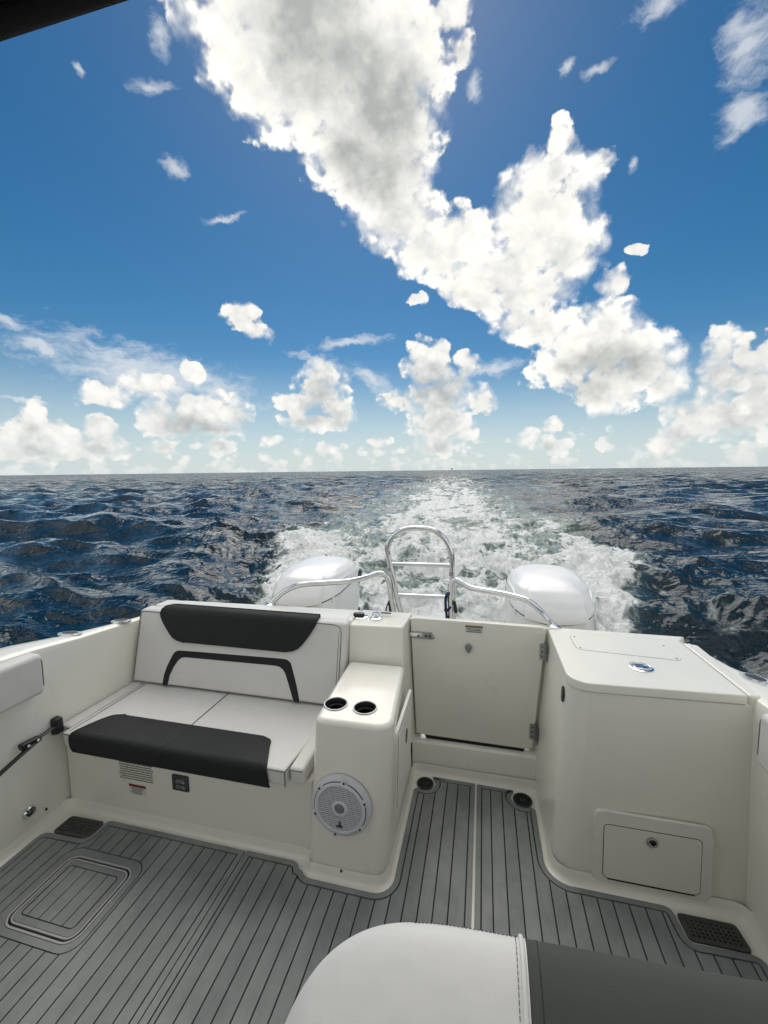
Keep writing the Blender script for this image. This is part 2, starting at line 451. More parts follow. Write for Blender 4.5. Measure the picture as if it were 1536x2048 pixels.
# ------------------------------------------------------------------ materials
def mat_new(name, base, rough=0.5, metal=0.0, spec=0.5, coat=0.0, bump=None, var=None, sheen=0.0, soft=False, crough=0.12, stain=False):
    """base colour with slow tone variation (var: scale, amount) and fine relief (bump: scale, strength, distance)"""
    m_ = bpy.data.materials.new(name); m_.use_nodes = True
    nt = m_.node_tree; b = nt.nodes['Principled BSDF']; t = NT(nt)
    b.inputs['Roughness'].default_value = rough; b.inputs['Metallic'].default_value = metal
    b.inputs['Specular IOR Level'].default_value = spec; b.inputs['Coat Weight'].default_value = coat
    b.inputs['Coat Roughness'].default_value = crough
    if sheen: b.inputs['Sheen Weight'].default_value = sheen
    b.inputs['Base Color'].default_value = (*base, 1)
    co = t.n('ShaderNodeTexCoord').outputs['Object']
    if var:
        f = t.noise(co, var[0], 4.0, 0.6)
        t.put(b.inputs['Base Color'], t.mix(f, tuple(c * (1 - var[1]) for c in base), tuple(min(1, c * (1 + var[1])) for c in base)))
        if stain:                                   # dried salt and drip marks
            dr = t.noise(t.vmath('MULTIPLY', co, (22.0, 22.0, 2.2)), 1.0, 4.0, 0.65); sp_ = t.noise(co, 55.0, 3.0, 0.6)
            k_ = t.math('MULTIPLY', t.ramp(dr, 0.52, 0.78), 0.05)
            k_ = t.math('ADD', k_, t.math('MULTIPLY', t.ramp(sp_, 0.66, 0.80), 0.10))
            old = b.inputs['Base Color'].links[0].from_socket
            t.put(b.inputs['Base Color'], t.mix(k_, old, tuple(c * 0.62 for c in base)))
        t.put(b.inputs['Roughness'], t.math('MULTIPLY_ADD', t.math('SUBTRACT', f, 0.5), 0.25, rough))
    if bump:
        bp = t.n('ShaderNodeBump'); bp.inputs['Strength'].default_value = bump[1]; bp.inputs['Distance'].default_value = bump[2]
        t.put(bp.inputs['Height'], t.noise(co, bump[0], 2.0, 0.5)); t.put(b.inputs['Normal'], bp.outputs[0])
        if soft:                                    # slack in the stuffed cover
            b0 = t.n('ShaderNodeBump'); b0.inputs['Strength'].default_value = 0.5; b0.inputs['Distance'].default_value = 0.012
            t.put(b0.inputs['Height'], t.noise(co, 9.0, 2.0, 0.5)); t.put(bp.inputs['Normal'], b0.outputs[0])
    return m_

M = {}
M['gel'] = mat_new('gelcoat', (0.82, 0.795, 0.705), 0.32, coat=0.45, crough=0.14, var=(4.0, 0.05), bump=(60, 0.03, 0.002), stain=True)
M['gel2'] = mat_new('white_plastic', (0.79, 0.765, 0.69), 0.42, var=(9.0, 0.03))
M['vinyl'] = mat_new('white_vinyl', (0.665, 0.648, 0.612), 0.55, spec=0.35, soft=True, var=(7.0, 0.04), bump=(420, 0.18, 0.001))
M['dark_vinyl'] = mat_new('charcoal_vinyl', (0.019, 0.0208, 0.0205), 0.62, spec=0.22, soft=True, var=(6.0, 0.15), bump=(420, 0.22, 0.001))
M['grey_vinyl'] = mat_new('grey_vinyl', (0.066, 0.069, 0.060), 0.7, spec=0.2, soft=True, var=(6.0, 0.08), bump=(350, 0.3, 0.001))
M['seam'] = mat_new('seam_thread', (0.06, 0.06, 0.06), 0.8)
M['pipe'] = mat_new('piping', (0.36, 0.355, 0.345), 0.6)
M['welt'] = mat_new('grey_welt', (0.17, 0.165, 0.16), 0.7)
M['steel'] = mat_new('polished_steel', (0.72, 0.73, 0.74), 0.14, metal=1.0, var=(25, 0.05))
M['dull_steel'] = mat_new('brushed_steel', (0.42, 0.43, 0.43), 0.32, metal=1.0, var=(40, 0.1))
M['black'] = mat_new('black_plastic', (0.012, 0.013, 0.014), 0.4)
M['hole'] = mat_new('dark_recess', (0.006, 0.006, 0.006), 0.8)
M['dgrey'] = mat_new('dark_grey_plastic', (0.045, 0.05, 0.05), 0.5)
M['sgrey'] = mat_new('speaker_plastic', (0.60, 0.61, 0.63), 0.4)
M['paper'] = mat_new('label_film', (0.66, 0.65, 0.61), 0.4)
M['ink'] = mat_new('label_ink', (0.05, 0.05, 0.05), 0.6)
M['ink2'] = mat_new('faded_ink', (0.16, 0.16, 0.15), 0.6)
M['red'] = mat_new('red_ink', (0.16, 0.01, 0.012), 0.6)
M['brown'] = mat_new('orange_brown_ink', (0.22, 0.09, 0.008), 0.6)
M['blue'] = mat_new('blue_webbing', (0.008, 0.022, 0.085), 0.8, bump=(600, 0.4, 0.001))
M['cowl'] = mat_new('white_engine_paint', (0.86, 0.855, 0.84), 0.36, coat=0.5, crough=0.18, var=(6.0, 0.03), bump=(3.0, 0.15, 0.02))
M['canvas'] = mat_new('dark_canvas', (0.010, 0.012, 0.010), 0.9, bump=(300, 0.5, 0.002))
M['grate'] = mat_new('grate_plastic', (0.06, 0.062, 0.055), 0.5)

def mat_deck():
    m_ = bpy.data.materials.new('deck_foam'); m_.use_nodes = True
    nt = m_.node_tree; b = nt.nodes['Principled BSDF']; t = NT(nt)
    g = t.n('ShaderNodeNewGeometry').outputs['Position']
    info = t.n('ShaderNodeObjectInfo').outputs['Random']
    st = t.noise(t.vmath('MULTIPLY', g, (260.0, 9.0, 1.0)), 1.0, 3.0, 0.6)     # brushed along the planks
    bl = t.noise(g, 4.5, 5.0, 0.66); fi = t.noise(g, 900.0, 1.0, 0.5)
    f = t.math('ADD', t.math('MULTIPLY', st, 0.35), t.math('ADD', t.math('MULTIPLY_ADD', t.ramp(bl, 0.25, 0.75), 0.42, 0.06), t.math('MULTIPLY_ADD', fi, 0.25, -0.12)))
    f = t.math('MULTIPLY_ADD', info, 0.16, t.math('SUBTRACT', f, 0.08), clamp=True)
    t.put(b.inputs['Base Color'], t.mix(f, (0.130, 0.138, 0.133), (0.325, 0.336, 0.322)))
    b.inputs['Roughness'].default_value = 0.72; b.inputs['Specular IOR Level'].default_value = 0.35
    bp = t.n('ShaderNodeBump'); bp.inputs['Strength'].default_value = 0.25; bp.inputs['Distance'].default_value = 0.001
    t.put(bp.inputs['Height'], t.math('ADD', st, fi)); t.put(b.inputs['Normal'], bp.outputs[0])
    return m_
M['deck'] = mat_deck()
M['backing'] = mat_new('groove_black', (0.012, 0.013, 0.018), 0.8)

# ------------------------------------------------------------------ the sea
WATER_Z = -0.45
rng = np.random.default_rng(7)

def vnoise(x, y, seed):
    """smooth 2-D gradient noise, about -0.7 .. 0.7"""
    r = np.random.default_rng(seed); n = 512
    ang = r.random((n, n)) * 2 * np.pi; gx, gy = np.cos(ang), np.sin(ang)
    xi = np.floor(x).astype(np.int64); yi = np.floor(y).astype(np.int64); fx = x - xi; fy = y - yi
    u = fx * fx * fx * (fx * (fx * 6 - 15) + 10); v = fy * fy * fy * (fy * (fy * 6 - 15) + 10)
    def g(ix, iy, dx, dy):
        a, b = ix % n, iy % n
        return gx[a, b] * dx + gy[a, b] * dy
    n00 = g(xi, yi, fx, fy); n10 = g(xi + 1, yi, fx - 1, fy); n01 = g(xi, yi + 1, fx, fy - 1); n11 = g(xi + 1, yi + 1, fx - 1, fy - 1)
    return (n00 * (1 - u) + n10 * u) * (1 - v) + (n01 * (1 - u) + n11 * u) * v

def sstep(a, b, x):
    t = np.clip((x - a) / (b - a), 0, 1); return t * t * (3 - 2 * t)

NA, NR = 920, 1000
r_ = 1.2 * np.exp(np.linspace(0, math.log(32000 / 1.2), NR) ** 1.0)
a_core = np.linspace(-76, 70, NA - 60); a_rest = np.linspace(70, 284, 62)[1:-1]
ang = np.radians(np.concatenate([a_core, a_rest])); NA = len(ang)
RR, AA = np.meshgrid(r_, ang, indexing='ij')
X = RR * np.sin(AA); Y = RR * np.cos(AA)
spacing = RR * math.log(32000 / 1.2) / NR
Z = np.zeros_like(X); DX = np.zeros_like(X); DY = np.zeros_like(X)
wind = math.radians(200)                              # waves run towards the viewer, a little across
for i in range(84):
    lam = 0.38 * (11.0 / 0.38) ** (i / 83.0)
    th = wind + rng.normal(0, 0.55)
    k = 2 * math.pi / lam; amp = 0.0115 * lam ** 0.88 * (0.6 + 0.8 * rng.random())
    amp *= 1.0 if lam < 4.5 else (4.5 / lam) ** 0.9
    fade = np.clip(lam / (2.2 * spacing) - 1.0, 0, 1)
    ph = k * (X * math.sin(th) + Y * math.cos(th)) + rng.random() * 6.283
    gust = 0.75 + 0.5 * np.sin(0.11 * X * math.cos(th * 3 + i) + 0.07 * Y * math.sin(i * 1.7) + i)
    a_ = amp * fade * gust
    Z += a_ * np.cos(ph); q = 0.72
    DX -= q * a_ * math.sin(th) * np.sin(ph); DY -= q * a_ * math.cos(th) * np.sin(ph)
# the boat's wake: a band of churned water, two breaking ridges, then a fading trail
yb = np.maximum(Y, 0.0)
xc = -0.4 - 0.078 * np.maximum(yb - 3, 0)
s_ = X - xc + 0.45 * vnoise(Y * 0.16, X * 0.05 + 9, 3)
hw = 1.2 + 0.36 * np.clip(yb - 2.5, 0, 9.5) + 0.016 * np.maximum(yb - 12, 0)
q = np.abs(s_) / np.where(s_ < 0, hw * 1.14, hw * 1.02)
beh = sstep(2.6, 4.5, Y)
inside = 1 - sstep(0.80, 1.12, q)
ridge = np.exp(-((q - 0.84) / 0.16) ** 2) * beh * (1 - sstep(10.0, 15.5, yb))
core = np.exp(-(s_ / (1.8 + 0.055 * yb)) ** 2) * beh
n_lo = vnoise(X * 0.55, Y * 0.34, 11); n_mi = vnoise(X * 1.5, Y * 1.2, 12); n_hi = vnoise(X * 4.2, Y * 3.6, 13); n_vh = vnoise(X * 9.5, Y * 8.5, 14)
turb = 0.5 * n_lo + 0.5 * n_mi
foam = 1.00 * ridge + core * (0.55 * np.exp(-yb / 13.0) + 0.74 * np.exp(-yb / 320.0) * sstep(5, 22, yb) + 0.30 * np.exp(-yb / 30.0)) + inside * beh * (0.36 * np.exp(-np.maximum(yb - 6, 0) / 10.0) + 0.24 * np.exp(-yb / 60.0))
foam += 0.40 * np.exp(-((q - 1.10) / 0.34) ** 2) * beh * np.exp(-yb / 26.0)
foam *= (1 + 1.3 * turb)
foam += 0.52 * sstep(0.10, 0.42, vnoise(X * 0.42 + 5, Y * 0.55, 31) + 0.3 * n_mi) * np.exp(-((q - 1.55) / 0.6) ** 2) * sstep(3, 6, Y) * np.exp(-yb / 30.0)
# scattered small whitecaps
cap = sstep(0.42, 0.62, vnoise(X * 0.12 + 40, Y * 0.3, 21) + 0.25 * n_mi) * sstep(0.06, 0.22, Z) * (1 - sstep(120, 500, RR))
foam += 0.5 * cap
foam = np.clip(foam, 0, 1.3)
near = np.clip(2.0 - 9 * spacing, 0, 1)
churn = np.clip(foam, 0, 1) * (1 - sstep(22, 60, yb))
Z *= 1 - 0.35 * inside * beh * (1 - sstep(30, 90, yb))
bill = (0.5 - np.abs(n_lo)) * 0.30 + (0.5 - np.abs(n_mi)) * 0.40 + (0.5 - np.abs(n_hi)) * 0.22 * near + (0.5 - np.abs(n_vh)) * 0.09 * near
Z += churn * (bill - 0.34) * 1.0 + 0.22 * ridge * (0.7 + 0.9 * turb) + 0.12 * beh * core * np.exp(-yb / 12.0)
# hollow beside the hull and the diverging waves that leave it
kel = np.exp(-((np.abs(X + 0.4) - (2.4 + 0.62 * (yb - 1.5))) / (0.55 + 0.05 * yb)) ** 2) * sstep(1.5, 5.0, Y) * np.exp(-yb / 22.0)
Z += 0.26 * kel
hull_dip = np.exp(-((np.abs(X + 0.4) - 2.6) / 1.0) ** 2) * np.exp(-((Y - 2.6) / 2.4) ** 2)
Z -= 0.24 * hull_dip
Xw = X + DX; Yw = Y + DY
Zw = WATER_Z + Z * np.where(RR < 1.9, 0.3, 1.0) - (RR / 6371000.0) * RR * 0.5
co = np.stack([Xw, Yw, Zw], -1).reshape(-1, 3).astype(np.float32)
idx = np.arange(NR * NA).reshape(NR, NA)
i00 = idx[:-1, :]; i10 = idx[1:, :]
j = np.roll(np.arange(NA), -1)
quads = np.stack([i00, i00[:, j], i10[:, j], i10], -1).reshape(-1, 4).astype(np.int32)
me = bpy.data.meshes.new('sea')
me.vertices.add(len(co)); me.vertices.foreach_set('co', co.ravel())
me.loops.add(quads.size); me.loops.foreach_set('vertex_index', quads.ravel())
me.polygons.add(len(quads)); me.polygons.foreach_set('loop_start', np.arange(0, quads.size, 4, dtype=np.int32))
me.update(calc_edges=True); me.validate()
at_ = me.attributes.new('foam', 'FLOAT', 'POINT'); at_.data.foreach_set('value', foam.ravel().astype(np.float32))
aer = np.clip(inside * beh * (1 - sstep(8, 60, yb)) * 1.0 + 0.45 * core * np.exp(-yb / 70), 0, 1)
at_ = me.attributes.new('aerated', 'FLOAT', 'POINT'); at_.data.foreach_set('value', aer.ravel().astype(np.float32))

def mat_sea():
    m_ = bpy.data.materials.new('sea_water'); m_.use_nodes = True
    nt = m_.node_tree; nt.nodes.clear(); t = NT(nt)
    o = t.n('ShaderNodeOutputMaterial')
    g = t.n('ShaderNodeNewGeometry').outputs['Position']
    fo = t.n('ShaderNodeAttribute', attribute_name='foam').outputs['Fac']
    ae = t.n('ShaderNodeAttribute', attribute_name='aerated').outputs['Fac']
    dist = t.vmath('LENGTH', t.vmath('MULTIPLY', g, (1, 1, 0)))
    wp = t.vmath('SUBTRACT', t.noise(g, 1.6, 3.0, 0.55, color=True), (0.5, 0.5, 0.5))
    gw = t.vmath('ADD', g, t.vmath('SCALE', wp, scale=0.55))
    gx = t.vmath('MULTIPLY', gw, (0.8, 1.0, 0.8))
    # ripples, three sizes, and wave groups that take over where the modelled waves become too small to see
    rf = t.noise(t.vmath('MULTIPLY', gw, (0.30, 0.62, 1)), 0.62, 3.0, 0.6)
    bF = t.n('ShaderNodeBump'); bF.inputs['Distance'].default_value = 2.4
    t.put(bF.inputs['Strength'], t.ramp(dist, 14, 90, 0.0, 1.0)); t.put(bF.inputs['Height'], rf)
    r0 = t.noise(t.vmath('MULTIPLY', gw, (0.55, 1.30, 1)), 1.3, 3.0, 0.5)
    r1 = t.noise(t.vmath('MULTIPLY', gw, (0.55, 1.4, 1)), 3.6, 2.0, 0.5)
    r2 = t.noise(g, 14.0, 2.0, 0.6)
    b0 = t.n('ShaderNodeBump'); b0.inputs['Distance'].default_value = 0.17; b0.inputs['Strength'].default_value = 1.0
    t.put(b0.inputs['Height'], r0); t.put(b0.inputs['Normal'], bF.outputs[0])
    b1 = t.n('ShaderNodeBump'); b1.inputs['Distance'].default_value = 0.050; b1.inputs['Strength'].default_value = 1.0
    t.put(b1.inputs['Height'], r1); t.put(b1.inputs['Normal'], b0.outputs[0])
    b2 = t.n('ShaderNodeBump'); b2.inputs['Distance'].default_value = 0.012
    t.put(b2.inputs['Strength'], t.ramp(dist, 5, 60, 0.8, 0.25)); t.put(b2.inputs['Height'], r2); t.put(b2.inputs['Normal'], b1.outputs[0])
    w = t.n('ShaderNodeBsdfPrincipled')
    t.put(w.inputs['Base Color'], t.mix(ae, (0.0020, 0.0150, 0.0265), (0.115, 0.160, 0.142)))
    t.put(w.inputs['Roughness'], t.ramp(dist, 4, 400, 0.035, 0.16)); w.inputs['IOR'].default_value = 1.333
    t.put(w.inputs['Specular IOR Level'], t.ramp(dist, 8, 140, 0.46, 0.09))
    t.put(w.inputs['Normal'], b2.outputs[0])
    # foam: lace that closes into solid white as the churn grows
    v = t.n('ShaderNodeTexVoronoi', feature='DISTANCE_TO_EDGE'); t.put(v.inputs['Vector'], gx); v.inputs['Scale'].default_value = 1.7
    v2 = t.n('ShaderNodeTexVoronoi', feature='DISTANCE_TO_EDGE'); t.put(v2.inputs['Vector'], gw); v2.inputs['Scale'].default_value = 5.5
    lace = t.math('SUBTRACT', 0.42, t.math('ADD', t.math('MULTIPLY', v.outputs['Distance'], 1.1), t.math('MULTIPLY', v2.outputs['Distance'], 0.8)))
    lump = t.noise(gw, 1.5, 7.0, 0.64)
    streak = t.math('SUBTRACT', t.noise(t.vmath('MULTIPLY', gw, (2.2, 0.42, 1)), 1.4, 5.0, 0.62), 0.5)   # drawn out along the wake
    fb = t.math('MULTIPLY_ADD', streak, 0.55, t.math('MULTIPLY', t.math('SUBTRACT', lump, 0.5), 0.72))
    fac = t.math('ADD', t.math('MULTIPLY_ADD', fo, 1.0, -0.60), t.math('MULTIPLY_ADD', fb, 1.9, t.math('MULTIPLY', lace, 1.0)))
    fac = t.math('MULTIPLY', t.ramp(fac, -0.02, 0.52), 0.96)
    fac = t.math('MULTIPLY', fac, t.ramp(fo, 0.02, 0.16))
    fin = t.noise(gw, 6.0, 6.0, 0.65)
    bf = t.n('ShaderNodeBump'); bf.inputs['Distance'].default_value = 0.13; bf.inputs['Strength'].default_value = 1.0
    t.put(bf.inputs['Height'], t.math('ADD', t.math('MULTIPLY', fin, 0.6), t.math('ADD', lump, t.math('MULTIPLY', fac, 0.3))))
    f = t.n('ShaderNodeBsdfPrincipled')
    wh = t.ramp(t.math('ADD', t.math('MULTIPLY_ADD', fin, 0.9, -0.45), t.math('MULTIPLY', fac, 0.75)), 0.05, 0.85)
    t.put(f.inputs['Base Color'], t.mix(wh, (0.22, 0.29, 0.265), (0.90, 0.915, 0.89)))
    f.inputs['Roughness'].default_value = 0.55; t.put(f.inputs['Normal'], bf.outputs[0])
    mx = t.n('ShaderNodeMixShader'); t.put(mx.inputs[0], fac)
    nt.links.new(w.outputs[0], mx.inputs[1]); nt.links.new(f.outputs[0], mx.inputs[2])
    nt.links.new(mx.outputs[0], o.inputs[0])
    return m_
sea = finish(me, 'sea', mat_sea(), None, 180)
sea['kind'] = 'structure'; sea['label'] = 'choppy dark blue sea with a white churned wake'
# a far marker on the horizon
mk_d = pix_dir(904, 941); mk_d = Vector((mk_d.x, mk_d.y, 0)).normalized() * 620
mk = thing('channel_marker', 'tiny dark channel marker standing out on the horizon', 'marker', (mk_d.x, mk_d.y, WATER_Z - 0.3))
tube('pile', [mk_d + Vector((0, 0, -2)), mk_d + Vector((0, 0, 4.2))], 0.28, M['black'], mk, 8, smooth_n=1)
box('daymark', mk_d.x - 0.9, mk_d.x + 0.9, mk_d.y - 0.12, mk_d.y + 0.12, 2.2, 4.1, M['black'], mk, r=0.02)

# ------------------------------------------------------------------ the boat: hull, cockpit liner, transom
CX = -0.45
boat = thing('motor_boat', 'white motor boat cockpit with grey planked deck and square transom', 'boat', (CX, 0.5, 0))
box('cockpit_floor', -1.95, 0.95, -2.6, 2.2, -0.06, 0.0, M['gel'], boat, r=0.003)
def side(nm, sgn, st):
    """st: stations (Y, inner X, outer X, top Z); the section runs floor, coaming, gunwale, topside"""
    bm = bmesh.new(); rings = []
    for (y, xi, xo, zt) in st:
        rr = 0.018
        sec = [(xi + sgn * 0.0, -0.05), (xi, zt - rr * 1.6), (xi + sgn * rr * 0.35, zt - rr * 0.5), (xi + sgn * rr * 1.2, zt),
               ((xi + xo) / 2, zt + 0.004), (xo - sgn * rr, zt - 0.002), (xo, zt - 0.02), (xo + sgn * 0.01, zt - 0.07), (xo - sgn * 0.02, zt - 0.09), (xo - sgn * 0.10, -0.75)]
        rings.append([bm.verts.new((x, y, z)) for x, z in sec])
    for a, b in zip(rings[:-1], rings[1:]):
        for k in range(len(a) - 1): bm.faces.new((a[k], a[k + 1], b[k + 1], b[k]))
    bm.faces.new(rings[-1]); bm.faces.new(rings[0][::-1])
    return from_bm(bm, nm, M['gel'], boat, 40)
side('hull_side', -1, [(-2.6, -1.95, -2.22, 0.96), (0.0, -1.94, -2.19, 0.92), (0.8, -1.935, -2.15, 0.875), (1.36, -1.93, -2.10, 0.831), (1.575, -1.93, -2.05, 0.80), (1.906, -1.93, -1.985, 0.766), (2.05, -1.93, -1.97, 0.755), (2.19, -1.92, -1.95, 0.745)])
side('hull_side', 1, [(-2.6, 0.94, 1.24, 0.96), (0.0, 0.935, 1.22, 0.92), (0.9, 0.93, 1.19, 0.86), (1.36, 0.93, 1.15, 0.825), (1.62, 0.93, 1.11, 0.797), (1.80, 0.935, 1.075, 0.785), (1.93, 0.94, 1.02, 0.777), (2.19, 0.94, 0.985, 0.76)])

# transom with its cap behind the bench, and the block beside the gate
hexa('transom', [(-1.925, 1.98, -0.6), (-0.664, 1.98, -0.6), (-0.664, 2.20, -0.6), (-1.925, 2.20, -0.6)],
     [(-1.86, 2.0, 0.812), (-0.664, 2.0, 0.812), (-0.664, 2.205, 0.812), (-1.80, 2.16, 0.812)], M['gel'], boat, r=0.014, seg=4)
hexa('transom_block', [(-0.6635, 1.87, 0.0), (-0.350, 1.87, 0.0), (-0.340, 2.19, 0.0), (-0.6635, 2.19, 0.0)],
     [(-0.6635, 1.965, 0.814), (-0.386, 1.985, 0.814), (-0.374, 2.205, 0.814), (-0.6635, 2.207, 0.814)], M['gel'], boat, r=0.010, seg=4)
box('cap_panel', -1.90, -0.70, 2.03, 2.135, 0.8105, 0.816, M['gel'], boat, r=0.002, vr=0.012)
box('stern_wall', -0.36, 0.30, 2.15, 2.20, -0.6, 0.13, M['gel'], boat, r=0.005)
hexa('stern_step', [(-0.36, 2.045, -0.02), (0.30, 2.045, -0.02), (0.30, 2.16, -0.02), (-0.36, 2.16, -0.02)],
     [(-0.37, 2.085, 0.148), (0.29, 2.085, 0.148), (0.29, 2.155, 0.148), (-0.37, 2.155, 0.148)], M['gel'], boat, r=0.014, seg=4)
box('swim_platform', -0.85, 0.02, 2.21, 2.80, 0.05, 0.16, M['gel'], boat, r=0.02, seg=3)
# bench locker
box('seat_base', -1.925, -0.66, 1.452, 1.975, -0.02, 0.352, M['gel'], boat, r=0.012, seg=3)
# console with two cup wells
con = hexa('console', [(-0.672, 1.395, -0.02), (-0.345, 1.395, -0.02), (-0.345, 1.93, -0.02), (-0.672, 1.93, -0.02)],
     [(-0.632, 1.420, 0.642), (-0.318, 1.425, 0.642), (-0.368, 1.93, 0.642), (-0.652, 1.93, 0.642)], M['gel'], boat, r=0.022, seg=4, vr={0: 0.035, 1: 0.07}, vseg=6)
CUPS = [(-0.582, 1.535), (-0.456, 1.533)]
cut = []
for (x, y) in CUPS:
    bm = bmesh.new(); bm_lathe(bm, [(0.0, 0.56), (0.0435, 0.56), (0.0435, 0.70), (0.0, 0.70)], (x, y, 0), (0, 0, 1), 40)
    cut.append(from_bm(bm, 'cutter', M['gel'], None, 0))
apply_bool(con, cut)
con.data.set_sharp_from_angle(angle=math.radians(30))
md = con.modifiers.new('normals', 'WEIGHTED_NORMAL'); md.keep_sharp = True; md.weight = 100
for i, (x, y) in enumerate(CUPS):
    c = thing('cup_holder', ('black cup holder with steel rim in the console top, beside the bench cushion', 'black cup holder with steel rim in the console top, beside the gate')[i], 'cup holder', (x, y, 0.56), 'cup holders in the console top')
    lathe('rim', [(0.043, 0.640), (0.0495, 0.6425), (0.0500, 0.6445), (0.0485, 0.6462), (0.0455, 0.6462), (0.0430, 0.644), (0.0405, 0.630)], (x, y, 0), (0, 0, 1), M['dull_steel'], c, 40)
    lathe('cup', [(0.0415, 0.645), (0.0395, 0.640), (0.0375, 0.60), (0.036, 0.568), (0.0, 0.566)], (x, y, 0), (0, 0, 1), M['black'], c, 40)
    lathe('inner_ring', [(0.0385, 0.622), (0.0345, 0.618), (0.0345, 0.612), (0.038, 0.610)], (x, y, 0), (0, 0, 1), M['black'], c, 40)
# storage box with its lid
hexa('storage_box', [(0.285, 1.59, -0.02), (0.932, 1.59, -0.02), (0.932, 2.19, -0.02), (0.262, 2.19, -0.02)],
     [(0.325, 1.615, 0.764), (0.940, 1.64, 0.764), (0.940, 2.19, 0.764), (0.325, 2.19, 0.764)], M['gel'], boat, r=0.006, seg=2, vr={0: 0.085}, vseg=10)
box_lid = hexa('box_lid', [(0.322, 1.605, 0.7665), (0.910, 1.634, 0.7665), (0.888, 2.11, 0.7665), (0.322, 2.14, 0.7665)],
     [(0.324, 1.607, 0.802), (0.909, 1.636, 0.802), (0.887, 2.108, 0.802), (0.324, 2.138, 0.802)], M['gel'], boat, r=0.006, seg=3, vr={0: 0.085}, vseg=10)
hexa('box_rim', [(0.918, 1.640, 0.70), (0.965, 1.645, 0.70), (0.962, 2.09, 0.70), (0.897, 2.10, 0.70)],
     [(0.918, 1.640, 0.800), (0.957, 1.645, 0.800), (0.950, 2.08, 0.800), (0.896, 2.10, 0.800)], M['gel'], boat, r=0.008, seg=3)
hexa('box_rear_rim', [(0.322, 2.146, 0.70), (0.89, 2.117, 0.70), (0.95, 2.19, 0.70), (0.322, 2.19, 0.70)],
     [(0.322, 2.146, 0.797), (0.89, 2.117, 0.797), (0.94, 2.185, 0.797), (0.322, 2.185, 0.797)], M['gel'], boat, r=0.008, seg=3)
LZ = 0.802
lp = [(0.412, 1.918), (0.812, 1.884), (0.812, 2.048), (0.412, 2.078)]
inset = [(p[0], p[1]) for p in lp]
def round_poly(poly, r, n=5):
    out = []; k = len(poly)
    for i in range(k):
        a, b, c = Vector(poly[i - 1]), Vector(poly[i]), Vector(poly[(i + 1) % k])
        p, q_ = b + (a - b).normalized() * r, b + (c - b).normalized() * r
        for t in range(n + 1):
            u = t / n; out.append(tuple(p * (1 - u) ** 2 + b * 2 * u * (1 - u) + q_ * u * u))
    return out
pl = round_poly(lp, 0.03)
gap = prism('panel_seam', offset_poly(pl, -0.0022), (0, 0, LZ), (1, 0, 0), (0, 1, 0), (0, 0, 1), -0.002, 0.0004, M['pipe'], box_lid)
pan = prism('lid_panel', pl, (0, 0, LZ), (1, 0, 0), (0, 1, 0), (0, 0, 1), -0.002, 0.0016, M['gel'], box_lid, bev=0.0008)
for x, y in ((0.43, 2.058), (0.795, 2.032), (0.795, 1.902), (0.43, 1.933)):
    lathe('screw', [(0.004, 0.0012), (0.0035, 0.003), (0.0, 0.0034)], (x, y, LZ), (0, 0, 1), M['dgrey'], box_lid, 10)
# floor cove that ties the uprights to the sole
def fillet_path(pts, r, n=6):
    out = [Vector(pts[0])]
    for i in range(1, len(pts) - 1):
        a, b, c = Vector(pts[i - 1]), Vector(pts[i]), Vector(pts[i + 1])
        rr = r[i] if isinstance(r, dict) and i in r else (0.03 if isinstance(r, dict) else r)
        p, q_ = b + (a - b).normalized() * rr, b + (c - b).normalized() * rr
        for t in range(n + 1):
            u = t / n; out.append(p * (1 - u) ** 2 + b * 2 * u * (1 - u) + q_ * u * u)
    out.append(Vector(pts[-1])); return out
wall = fillet_path([(-1.93, -2.55), (-1.93, 1.449), (-0.668, 1.449), (-0.668, 1.392), (-0.342, 1.392), (-0.342, 2.043), (0.282, 2.043), (0.282, 1.587), (0.929, 1.587), (0.929, -2.55)],
                   {1: 0.05, 2: 0.03, 3: 0.032, 4: 0.07, 5: 0.03, 6: 0.03, 7: 0.085, 8: 0.05})
bm = bmesh.new(); rings = []
for i, p in enumerate(wall):
    d = (wall[min(i + 1, len(wall) - 1)] - wall[max(i - 1, 0)]).normalized(); nn = Vector((d.y, -d.x))
    rings.append([bm.verts.new((p.x + nn.x * o_, p.y + nn.y * o_, z_)) for o_, z_ in ((-0.004, 0.05), (0.0015, 0.034), (0.0035, 0.02), (0.009, 0.009), (0.018, 0.0035), (0.030, 0.0015), (0.034, -0.004))])
for a, b in zip(rings[:-1], rings[1:]):
    for k in range(6): bm.faces.new((a[k], a[k + 1], b[k + 1], b[k]))
from_bm(bm, 'floor_cove', M['gel'], boat, 80)
# a helm bulkhead ahead of the cockpit closes the boat behind the photographer
hexa('helm_bulkhead', [(-1.95, -2.6, -0.05), (0.95, -2.6, -0.05), (0.95, -2.45, -0.05), (-1.95, -2.45, -0.05)],
     [(-1.95, -2.6, 0.62), (0.95, -2.6, 0.62), (0.95, -2.45, 0.62), (-1.95, -2.45, 0.62)], M['gel'], boat, r=0.02)

